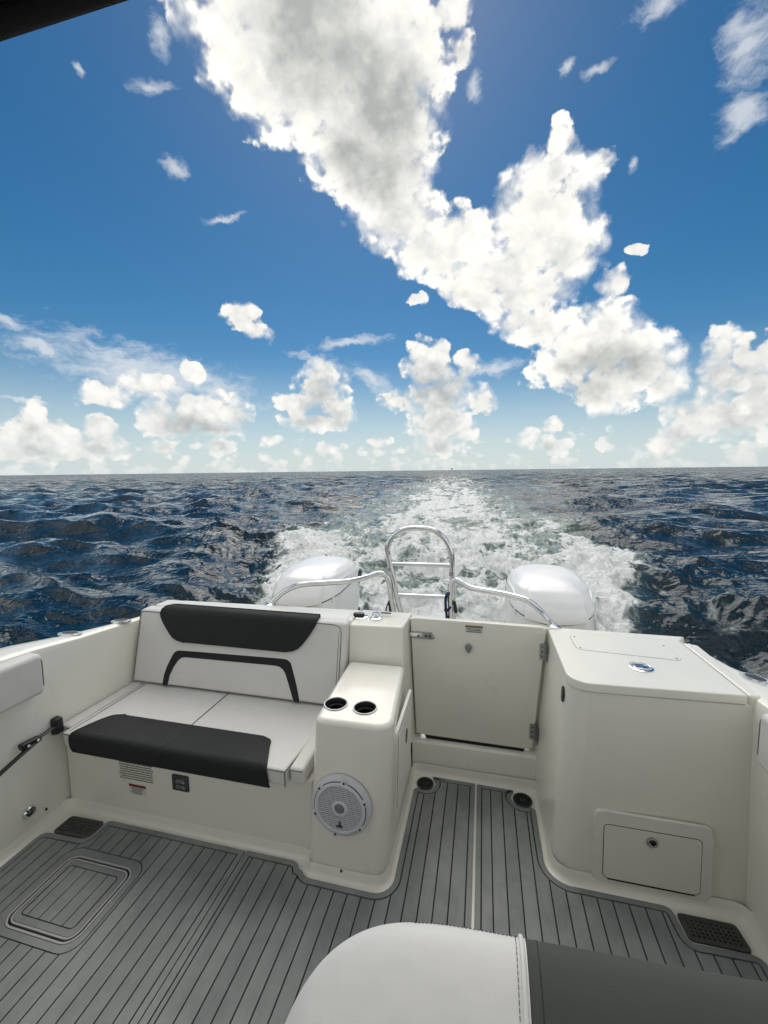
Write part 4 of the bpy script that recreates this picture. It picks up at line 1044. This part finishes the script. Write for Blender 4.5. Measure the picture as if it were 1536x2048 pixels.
lc = prism('pull', [(0.022 * math.cos(a), 0.034 * math.sin(a)) for a in np.linspace(0, 2 * math.pi, 16, endpoint=False)], (-0.334, 1.725, 0.415), (0, 1, 0), cv, cn, 0.0115, 0.0135, M['black'], d)
slot = hexa('gate_slot', [(-0.338, 1.945, 0.10), (-0.3335, 1.945, 0.10), (-0.3335, 1.95, 0.10), (-0.338, 1.95, 0.10)], [(-0.35, 1.985, 0.20), (-0.3405, 1.985, 0.20), (-0.3405, 1.99, 0.20), (-0.35, 1.99, 0.20)], M['hole'], boat, r=0)
prism('hand_hold', [(0.020 * math.cos(a), 0.032 * math.sin(a)) for a in np.linspace(0, 2 * math.pi, 16, endpoint=False)], (0.3195, 1.700, 0.703), (0, 1, 0), (0.05, 0, 1), (-1, 0, 0.05), -0.002, 0.0035, M['black'], boat)

# ------------------------------------------------------------------ fittings
def rod_holder(lb, c, rx=0.055, ry=0.036, rot=0.0, tilt=(0, 0, 1)):
    t = thing('rod_holder', lb, 'rod holder', c, 'rod holders in the gunwales')
    ca, sa = math.cos(rot), math.sin(rot); u = Vector((ca, sa, 0)); v = Vector((-sa, ca, 0)); n = Vector(tilt).normalized()
    u = (u - n * u.dot(n)).normalized(); v = n.cross(u)
    E = lambda a, b: [(a * math.cos(q_), b * math.sin(q_)) for q_ in np.linspace(0, 2 * math.pi, 28, endpoint=False)]
    prism('flange', E(rx, ry), c, u, v, n, -0.004, 0.006, M['steel'], t, bev=0.003)
    prism('socket', E(rx * 0.66, ry * 0.70), c, u, v, n, 0.004, 0.0088, M['black'], t)
    ring_prism('lip', E(rx * 0.76, ry * 0.82), E(rx * 0.66, ry * 0.70), c, u, v, n, 0.004, 0.0085, M['steel'], t)
    return t
rod_holder('oval steel rod holder in the narrow gunwale beside the bench cushions', (-2.005, 1.585, 0.803), rot=math.radians(20), tilt=(0.02, 0.14, 1))
rod_holder('oval steel rod holder in the gunwale corner beside the backrest', (-1.962, 1.845, 0.777), rx=0.05, ry=0.030, rot=math.radians(40), tilt=(0.02, 0.12, 1))
rod_holder('oval steel rod holder in the gunwale beside the storage box', (1.020, 1.80, 0.789), rx=0.06, ry=0.034, rot=math.radians(105), tilt=(0.0, 0.10, 1))
t = thing('flush_latch', 'round chrome flush latch set in the storage box lid', 'latch', (0.622, 1.785, LZ))
lathe('escutcheon', [(0.046, 0.0), (0.045, 0.004), (0.038, 0.006), (0.034, 0.003), (0.033, 0.0012)], (0.622, 1.785, LZ), (0, 0, 1), M['steel'], t, 32)
lathe('dish', [(0.034, 0.0018), (0.0, 0.0012)], (0.622, 1.785, LZ), (0, 0, 1), M['dull_steel'], t, 24)
prism('paddle', [(-0.024, -0.022), (0.024, -0.022), (0.028, 0.0), (0.02, 0.01), (-0.02, 0.01), (-0.028, 0.0)], (0.622, 1.785, LZ), *UZ, 0.003, 0.008, M['steel'], t, bev=0.003)
prism('finger_slot', rrect(-0.018, 0.018, 0.012, 0.026, 0.006, 3), (0.622, 1.785, LZ), *UZ, 0.001, 0.0035, M['black'], t)
for k in (-1, 1): prism('slot', rrect(-0.006 + k * 0.012, 0.006 + k * 0.012, -0.016, -0.006, 0.003, 2), (0.622, 1.785, LZ), *UZ, 0.007, 0.0087, M['black'], t)
tz = 0.814
t = thing('switch_knob', 'black turn knob on a steel disc on top of the transom block', 'knob', (-0.640, 2.085, tz))
lathe('disc', [(0.040, 0.0), (0.039, 0.004), (0.033, 0.006), (0, 0.006)], (-0.632, 2.085, tz), (0, 0, 1), M['steel'], t, 28)
prism('knob', [(-0.034, -0.010), (0.0, -0.016), (0.022, -0.012), (0.026, 0.0), (0.022, 0.012), (0.0, 0.016), (-0.034, 0.008)], (-0.640, 2.083, tz), (1, 0, 0), (0, 1, 0), (0, 0, 1), 0.006, 0.024, M['black'], t, bev=0.006)
t = thing('filler_cap', 'stepped chrome filler cap on top of the transom block', 'cap', (-0.548, 2.08, tz))
lathe('base', [(0.034, 0.0), (0.034, 0.006), (0.028, 0.009), (0.026, 0.010)], (-0.548, 2.08, tz), (0, 0, 1), M['steel'], t, 28)
lathe('cap', [(0.0255, 0.009), (0.025, 0.014), (0.020, 0.016), (0.022, 0.020), (0.022, 0.028), (0.019, 0.031), (0, 0.032)], (-0.548, 2.08, tz), (0, 0, 1), M['steel'], t, 28)
box('lever', -0.535, -0.478, 2.125, 2.137, tz + 0.012, tz + 0.018, M['dgrey'], t, r=0.002)
# padded bolsters along the coaming
def bolster(lb, x0, x1, y0, y1, z0, z1, tall, sgn):
    t = thing('coaming_bolster', lb, 'bolster', ((x0 + x1) / 2, (y0 + y1) / 2, z0), 'padded bolsters along the coaming')
    c = hexa('cushion', [(x0, y0, z0 + .01), (x1, y0, z0 + .01), (x1, y1, z0), (x0, y1, z0)], [(x0, y0, z1 + tall), (x1, y0, z1 + tall), (x1, y1, z1), (x0, y1, z1)], M['vinyl'], t, r=0.022, seg=5)
    fx = x1 if sgn > 0 else x0
    ln = [Vector((fx - sgn * 0.004, y0, z1 + tall - 0.017)), Vector((fx - sgn * 0.004, y1 - 0.03, z1 - 0.017)), Vector((fx - sgn * 0.005, y1 - 0.009, z1 - 0.028)), Vector((fx - sgn * 0.005, y1 - 0.005, z1 - 0.06)), Vector((fx - sgn * 0.005, y1 - 0.006, z0 + 0.035))]
    tube('piping', ln, 0.0022, M['welt'], t, 6, smooth_n=5)
    return t
bolster('white padded bolster on the coaming beside the bench, above the black stay', -1.945, -1.868, -0.9, 1.352, 0.640, 0.823, 0.06, 1)
bolster('white padded bolster on the coaming beside the storage box', 0.885, 0.945, -0.9, 1.535, 0.620, 0.805, 0.06, -1)
# black stay with its bracket on the coaming
stay = thing('stay_rod', 'black jointed metal stay with a bracket on the coaming beside the seat', 'stay', (-1.90, 1.38, 0.44))
hexa('bracket', [(-1.932, 1.395, 0.395), (-1.892, 1.395, 0.405), (-1.892, 1.435, 0.405), (-1.932, 1.435, 0.395)], [(-1.932, 1.395, 0.480), (-1.890, 1.397, 0.478), (-1.890, 1.43, 0.478), (-1.932, 1.435, 0.480)], M['black'], stay, r=0.010, seg=3)
tube('arm', [(-1.905, 1.40, 0.446), (-1.900, 1.345, 0.444), (-1.895, 1.285, 0.4435)], 0.0105, M['black'], stay, 10, smooth_n=3, flat=0.55)
tube('lower_arm', [(-1.885, 1.292, 0.437), (-1.88, 1.23, 0.425), (-1.88, 1.10, 0.385), (-1.88, 0.95, 0.33)], 0.012, M['black'], stay, 10, smooth_n=3, flat=0.55)
j_ = hexa('joint', [(-1.908, 1.245, 0.43), (-1.878, 1.245, 0.43), (-1.878, 1.325, 0.43), (-1.908, 1.325, 0.43)], [(-1.908, 1.238, 0.464), (-1.878, 1.238, 0.464), (-1.878, 1.322, 0.456), (-1.908, 1.322, 0.456)], M['black'], stay, r=0.008, seg=3)
for y_ in (1.265, 1.305): lathe('rivet', [(0.008, 0), (0.0075, 0.004), (0.004, 0.007), (0, 0.0075)], (-1.878, y_, 0.445), (1, 0, 0), M['steel'], j_, 12)
t = thing('washdown_fitting', 'small round chrome hose fitting knob low on the coaming side', 'fitting', (-1.928, 1.272, 0.125))  # round knob of a washdown hose fitting, not a lamp
lathe('bezel', [(0.026, 0.0), (0.026, 0.008), (0.021, 0.016), (0.017, 0.015)], (-1.930, 1.272, 0.125), (1, 0, 0), M['steel'], t, 24)
lathe('lens', [(0.019, 0.012), (0.013, 0.020), (0, 0.024)], (-1.930, 1.272, 0.125), (1, 0, 0), mat_new('fitting_gloss', (0.02, 0.03, 0.03), 0.08, coat=1.0), t, 20)  # dark glossy centre of the hose fitting knob
lathe('screw', [(0.006, 0), (0.005, 0.003), (0, 0.002)], (-1.9295, 1.345, 0.075), (1, 0, 0), M['black'], boat, 10)

# ------------------------------------------------------------------ ladder, rails and straps
LY = 2.45
ladder = thing('swim_ladder', 'arched stainless steel swim ladder standing behind the gate', 'ladder', (-0.37, LY, 0.16))
pts = [(812, 1262), (803, 1230), (795, 1200), (786, 1155), (778, 1120), (775, 1098), (780, 1080), (795, 1065), (820, 1057), (845, 1057), (870, 1062), (889, 1077), (900, 1098), (904, 1122), (905, 1160), (906, 1200), (907, 1260)]
P3 = [at_y(x, y, LY) for x, y in pts]; P3 = [Vector((P3[0].x + 0.03, LY, 0.16))] + P3 + [Vector((P3[-1].x, LY, 0.16))]
tube('side_rail', P3, 0.0165, M['steel'], ladder, 16, smooth_n=6)
for (a, b) in (((781, 1128), (902, 1131)), ((792, 1190), (903, 1195))):
    A, B = at_y(*a, LY), at_y(*b, LY); tube('rung', [A, B], 0.0125, M['steel'], ladder, 14, smooth_n=1)
for (x, y) in ((779, 1134), (904, 1143)):
    p = at_y(x, y, LY); p2 = at_y(x + (1 if x < 800 else 0), y + 8, LY); tube('collar', [p, p2], 0.0180, M['dull_steel'], ladder, 14, smooth_n=1)
tube('brace', [at_y(794, 1206, LY + 0.03), at_y(805, 1240, LY + 0.05), Vector((-0.43, LY + 0.08, 0.16))], 0.013, M['dull_steel'], ladder, 12)
def rail(lb, pts):
    t = thing('grab_rail', lb, 'rail', tuple(pts[0]), 'bent grab rails beside the ladder')
    tube('tube', pts, 0.0162, M['steel'], t, 16, smooth_n=6)
    lathe('foot', [(0.034, -0.004), (0.033, 0.004), (0.022, 0.008), (0.0165, 0.012)], pts[0], (0, 0, 1), M['steel'], t, 20)
    return t
def Yt(t): return 2.19 + 0.24 * t
L = [(541, 1213, 0), (552, 1197, 0.05), (572, 1181, 0.12), (600, 1170, 0.22), (650, 1166, 0.42), (700, 1162, 0.62), (735, 1154, 0.80), (757, 1147, 0.92), (770, 1150, 0.97), (778, 1165, 1.0), (782, 1195, 1.0), (789, 1235, 1.0)]
P3 = [at_y(x, y, Yt(k)) for x, y, k in L]; P3[0].z = 0.812; P3.append(Vector((P3[-1].x + 0.01, Yt(1), 0.16)))
rail('bent steel grab rail from the ladder over to the transom behind the bench', P3)
L = [(1108, 1262, 0), (1098, 1243, 0.05), (1080, 1222, 0.12), (1058, 1203, 0.24), (1025, 1192, 0.42), (980, 1183, 0.62), (940, 1175, 0.82), (918, 1163, 0.93), (908, 1160, 0.97), (902, 1170, 1.0), (901, 1195, 1.0), (902, 1245, 1.0)]
P3 = [at_y(x, y, Yt(k)) for x, y, k in L]; P3[0].z = 0.80; P3.append(Vector((P3[-1].x, Yt(1), 0.16)))
rail('bent steel grab rail from the ladder over to the storage box corner', P3)
def strap(lb, segs, mat, w=0.011):
    t = thing('tie_strap', lb, 'strap', tuple(segs[0][0]), 'straps tied to the ladder')
    for s_i in segs: tube('webbing', s_i, w, mat, t, 8, smooth_n=5, flat=0.45)
    return t
SY = LY - 0.03
strap('dark blue strap knotted round the ladder leg at the lower rung', [[at_y(899, 1186, SY), at_y(893, 1190, SY), at_y(891, 1205, SY), at_y(892, 1220, SY), at_y(895, 1245, SY), at_y(896, 1262, SY)], [at_y(889, 1218, SY), at_y(894, 1221, SY), at_y(902, 1213, SY)]], M['blue'], 0.018)
strap('black strap end hanging from the ladder leg beside the blue strap', [[at_y(908, 1203, SY), at_y(910, 1212, SY), at_y(912, 1226, SY)]], M['black'], 0.010)
strap('black strap hanging from the grab rail above the transom knob', [[at_y(778, 1202, SY), at_y(774, 1212, SY), at_y(772, 1222, SY), at_y(774, 1236, SY)], [at_y(779, 1206, SY), at_y(781, 1220, SY), at_y(780, 1236, SY)]], M['black'], 0.010)

# ------------------------------------------------------------------ outboard motors
def engine(lb, cx, cy):
    t = thing('outboard_motor', lb, 'outboard motor', (cx, cy, -0.652), 'white outboard motors on the transom', local=True)
    dz = 0.6
    RG = [(0.02, 0.16, 0.02, 0.50, 3.0), (0.28, 0.215, -0.01, 0.60, 3.2), (0.50, 0.245, -0.04, 0.67, 3.6), (0.66, 0.256, -0.05, 0.70, 3.8), (0.76, 0.256, -0.045, 0.715, 3.6), (0.84, 0.250, -0.025, 0.715, 3.4), (0.90, 0.237, 0.01, 0.705, 3.2), (0.945, 0.214, 0.055, 0.680, 3.0), (0.975, 0.178, 0.115, 0.635, 2.8), (0.992, 0.125, 0.19, 0.56, 2.6), (1.000, 0.06, 0.29, 0.46, 2.4), (1.003, 0.0, 0.37, 0.37, 2.0)]
    zs = np.array([r[0] for r in RG]); par = np.array([r[1:] for r in RG])
    def S(a, z, grow=0.0):
        hw_, y0, y1, ex = [np.interp(z, zs, par[:, k]) for k in range(4)]
        c, s = math.cos(a), math.sin(a)
        return ((hw_ + grow) * math.copysign(abs(c) ** (2 / ex), c), (y0 + y1) / 2 + ((y1 - y0) / 2 + grow) * math.copysign(abs(s) ** (2 / ex), s), z + dz)
    NA_ = 112; A_ = [2 * math.pi * k / NA_ for k in range(NA_)]
    def zl(a):                                     # the parting line: low across the front, rising to the rear
        f = (1 - math.sin(a)) / 2                  # 1 at the front
        return 0.785 + 0.06 * abs(math.cos(a)) * f + 0.10 * (1 - f) ** 1.4
    def loft(nm, zf, n, mat, grow, cap=True):
        bm = bmesh.new(); rows = [[bm.verts.new(S2(a, zf(a, k / n)) if nm == 'top_cowl' else S(a, zf(a, k / n), grow)) for a in A_] for k in range(n + 1)]
        for p, q_ in zip(rows[:-1], rows[1:]):
            for k in range(NA_): bm.faces.new((p[k], p[(k + 1) % NA_], q_[(k + 1) % NA_], q_[k]))
        bmesh.ops.remove_doubles(bm, verts=bm.verts[:], dist=1e-5)
        return from_bm(bm, nm, mat, t, 22)
    def S2(a, z):                                   # a raised centre hood with crisp shoulders on the cap
        w_ = abs(math.cos(a)) ** 0.6; k = (1 - min(max((w_ - 0.60 - 0.10 * max(0, (z - 0.8) * 4)) / 0.035, 0), 1)) * min(max((z - 0.76) / 0.05, 0), 1) * min(max((0.995 - z) / 0.05, 0), 1)
        f_ = (1 - math.sin(a)) / 2
        return S(a, z, 0.002 + 0.019 * k * f_)
    loft('top_cowl', lambda a, u: zl(a) + (1.003 - zl(a)) * (1 - (1 - u) ** 1.5), 22, M['cowl'], 0.004)
    loft('lower_cowl', lambda a, u: 0.02 + (zl(a) - 0.009 - 0.02) * u, 14, M['cowl'], -0.002)
    loft('seam', lambda a, u: zl(a) - 0.012 + 0.018 * u, 1, M['dgrey'], -0.0045)
    for sg in (-1, 1):
        hexa('air_intake', [(sg * 0.20, 0.60, 0.775 + dz), (sg * 0.246, 0.52, 0.775 + dz), (sg * 0.238, 0.66, 0.80 + dz), (sg * 0.20, 0.70, 0.80 + dz)], [(sg * 0.20, 0.60, 0.80 + dz), (sg * 0.246, 0.55, 0.80 + dz), (sg * 0.232, 0.67, 0.865 + dz), (sg * 0.20, 0.70, 0.865 + dz)], M['black'], t, r=0.004)
        # sharp creases along the shoulders
        tube('crease', [S(math.pi / 2 - sg * 0.95, 0.90, 0.002), S(-sg * 0.1 + (0 if sg > 0 else math.pi), 0.915, 0.003), S(-math.pi / 2 + sg * 1.0, 0.90, 0.003), S(-math.pi / 2 + sg * 0.85, 0.80, 0.003)], 0.006, M['cowl'], t, 8, smooth_n=6)
        for k in range(4):
            box('cooling_slot', sg * 0.233 - 0.012, sg * 0.233 + 0.012, 0.46 + 0.03 * k, 0.472 + 0.03 * k, 0.50 + dz, 0.60 + dz, M['black'], t, r=0.002, seg=1)
    hexa('midsection', [(-0.06, 0.08, -0.75 + dz), (0.06, 0.08, -0.75 + dz), (0.05, 0.42, -0.75 + dz), (-0.05, 0.42, -0.75 + dz)], [(-0.13, 0.04, 0.04 + dz), (0.13, 0.04, 0.04 + dz), (0.12, 0.46, 0.04 + dz), (-0.12, 0.46, 0.04 + dz)], M['cowl'], t, r=0.02)
    box('mounting_bracket', -0.15, 0.15, -0.14, 0.06, -0.25 + dz, 0.12 + dz, M['dgrey'], t, r=0.02)
    box('cavitation_plate', -0.11, 0.11, 0.02, 0.62, -0.77 + dz, -0.745 + dz, M['cowl'], t, r=0.008)
    for o_ in t.children: o_.matrix_parent_inverse.identity()
    return t
e1 = engine('white outboard motor behind the bench seat transom', -1.165, 2.44)
e2 = copy_tree(e1); e2.location = (0.405, 2.44, -0.652); e2['label'] = 'white outboard motor behind the storage box corner'

# ------------------------------------------------------------------ helm seat in front of the photographer
hs_ = thing('helm_seat', 'high white seat back with a grey side panel and stitched seams', 'seat', (0.15, 0.5, 0.0))
HP = spline([(0, 0.668, -0.12), (0, 0.668, -0.055), (0, 0.656, -0.016), (0, 0.632, -0.002), (0, 0.600, -0.004), (0, 0.560, -0.018), (0, 0.500, -0.050), (0, 0.445, -0.100), (0, 0.405, -0.170), (0, 0.385, -0.280), (0, 0.378, -0.46)], 4)
HTOP = 0.822
def htop(u, shoulder):
    e = min(max(0.0, (-0.06 - u) / 0.315), 1.0)
    return e, HTOP - shoulder * (0.42 * (1 - math.sqrt(max(0.0, 1 - e ** 2.3))) + 0.005 * min(1.0, max(0.0, -u / 0.1)) ** 2)
def hseat(nm, u0, u1, mat, parent, shoulder):
    """a stuffed seat back with a broad crest; the free end has a wide rounded shoulder"""
    bm = bmesh.new(); nu = 44; rows = []
    for i in range(nu + 1):
        u = u0 + (u1 - u0) * i / nu
        e, top = htop(u, shoulder)
        rows.append([bm.verts.new((u, p.y - e ** 3 * 0.03 * shoulder + 0.055 * (u + 0.1), top + p.z)) for p in HP])
    nv = len(HP) - 1
    for a, b in zip(rows[:-1], rows[1:]):
        for k in range(nv): bm.faces.new((a[k], a[k + 1], b[k + 1], b[k]))
        bm.faces.new((a[0], b[0], b[-1], a[-1]))
    for r0 in (rows[0], rows[-1]): bm.faces.new(r0)
    return from_bm(bm, nm, mat, parent, 50), rows
w_ob, _ = hseat('white_panel', -0.372, 0.0775, M['vinyl'], hs_, 1.0)
g_ob, _ = hseat('grey_panel', 0.0785, 0.78, M['grey_vinyl'], hs_, 0.0)
def face_line(u, lift=0.0012):
    out = []
    for k in range(2, len(HP)):
        d = (HP[min(k + 1, len(HP) - 1)] - HP[k - 1]).normalized()
        out.append(Vector((u, HP[k].y + 0.055 * (u + 0.1), HTOP + HP[k].z)) + Vector((0, d.z, -d.y)) * lift)
    return out
tube('welt', face_line(0.0705, 0.001), 0.0042, M['vinyl'], hs_, 8, smooth_n=1)
def stitch(pts, name, parent, mat, r=0.0006, dash=2):
    bm = bmesh.new(); L = [Vector(p) for p in pts]
    for k in range(0, len(L) - dash, dash + 1): bm_tube(bm, L[k:k + dash + 1], r, 6)
    o_ = from_bm(bm, name, mat, parent, 60); o_['kind'] = 'stuff'
def dense(pts, step):
    out = [pts[0]]; acc = 0
    for a, b in zip(pts[:-1], pts[1:]):
        n_ = max(1, int((b - a).length / step))
        out += [a + (b - a) * (k / n_) for k in range(1, n_ + 1)]
    return out
stitch(dense(face_line(0.0615, 0.0009), 0.0022), 'stitching', hs_, M['seam'])
stitch(dense(face_line(0.0955, 0.0009), 0.0022), 'stitching', hs_, M['black'])
crest = [Vector((u, 0.650 + 0.055 * (u + 0.1), htop(u, 1.0)[1] - 0.0088)) for u in np.linspace(-0.11, 0.066, 40)]
stitch(dense(crest, 0.0022), 'stitching', hs_, M['seam'])
box('pedestal', 0.0, 0.40, 0.36, 0.56, 0.0095, 0.42, M['gel'], hs_, r=0.02)

# ------------------------------------------------------------------ canopy overhead
can = thing('canopy', 'dark canvas canopy edge overhead at the top of the view', 'canopy', (-0.45, -1.0, 2.15))
hexa('cover', [(-1.95, -1.35, 2.175), (1.05, -1.35, 2.175), (1.05, 0.497, 2.20), (-1.95, 0.483, 2.20)], [(-1.95, -1.35, 2.205), (1.05, -1.35, 2.205), (1.05, 0.455, 2.225), (-1.95, 0.445, 2.225)], M['canvas'], can, r=0.010, seg=3)
tube('edge_frame', [(-1.92, 0.469, 2.190), (1.02, 0.481, 2.190)], 0.014, M['canvas'], can, 10, smooth_n=1)
for x in (-1.90, 1.0):
    tube('post', [(x, -1.2, 0.93), (x, -1.2, 2.18)], 0.022, M['steel'], can, 10, smooth_n=1)
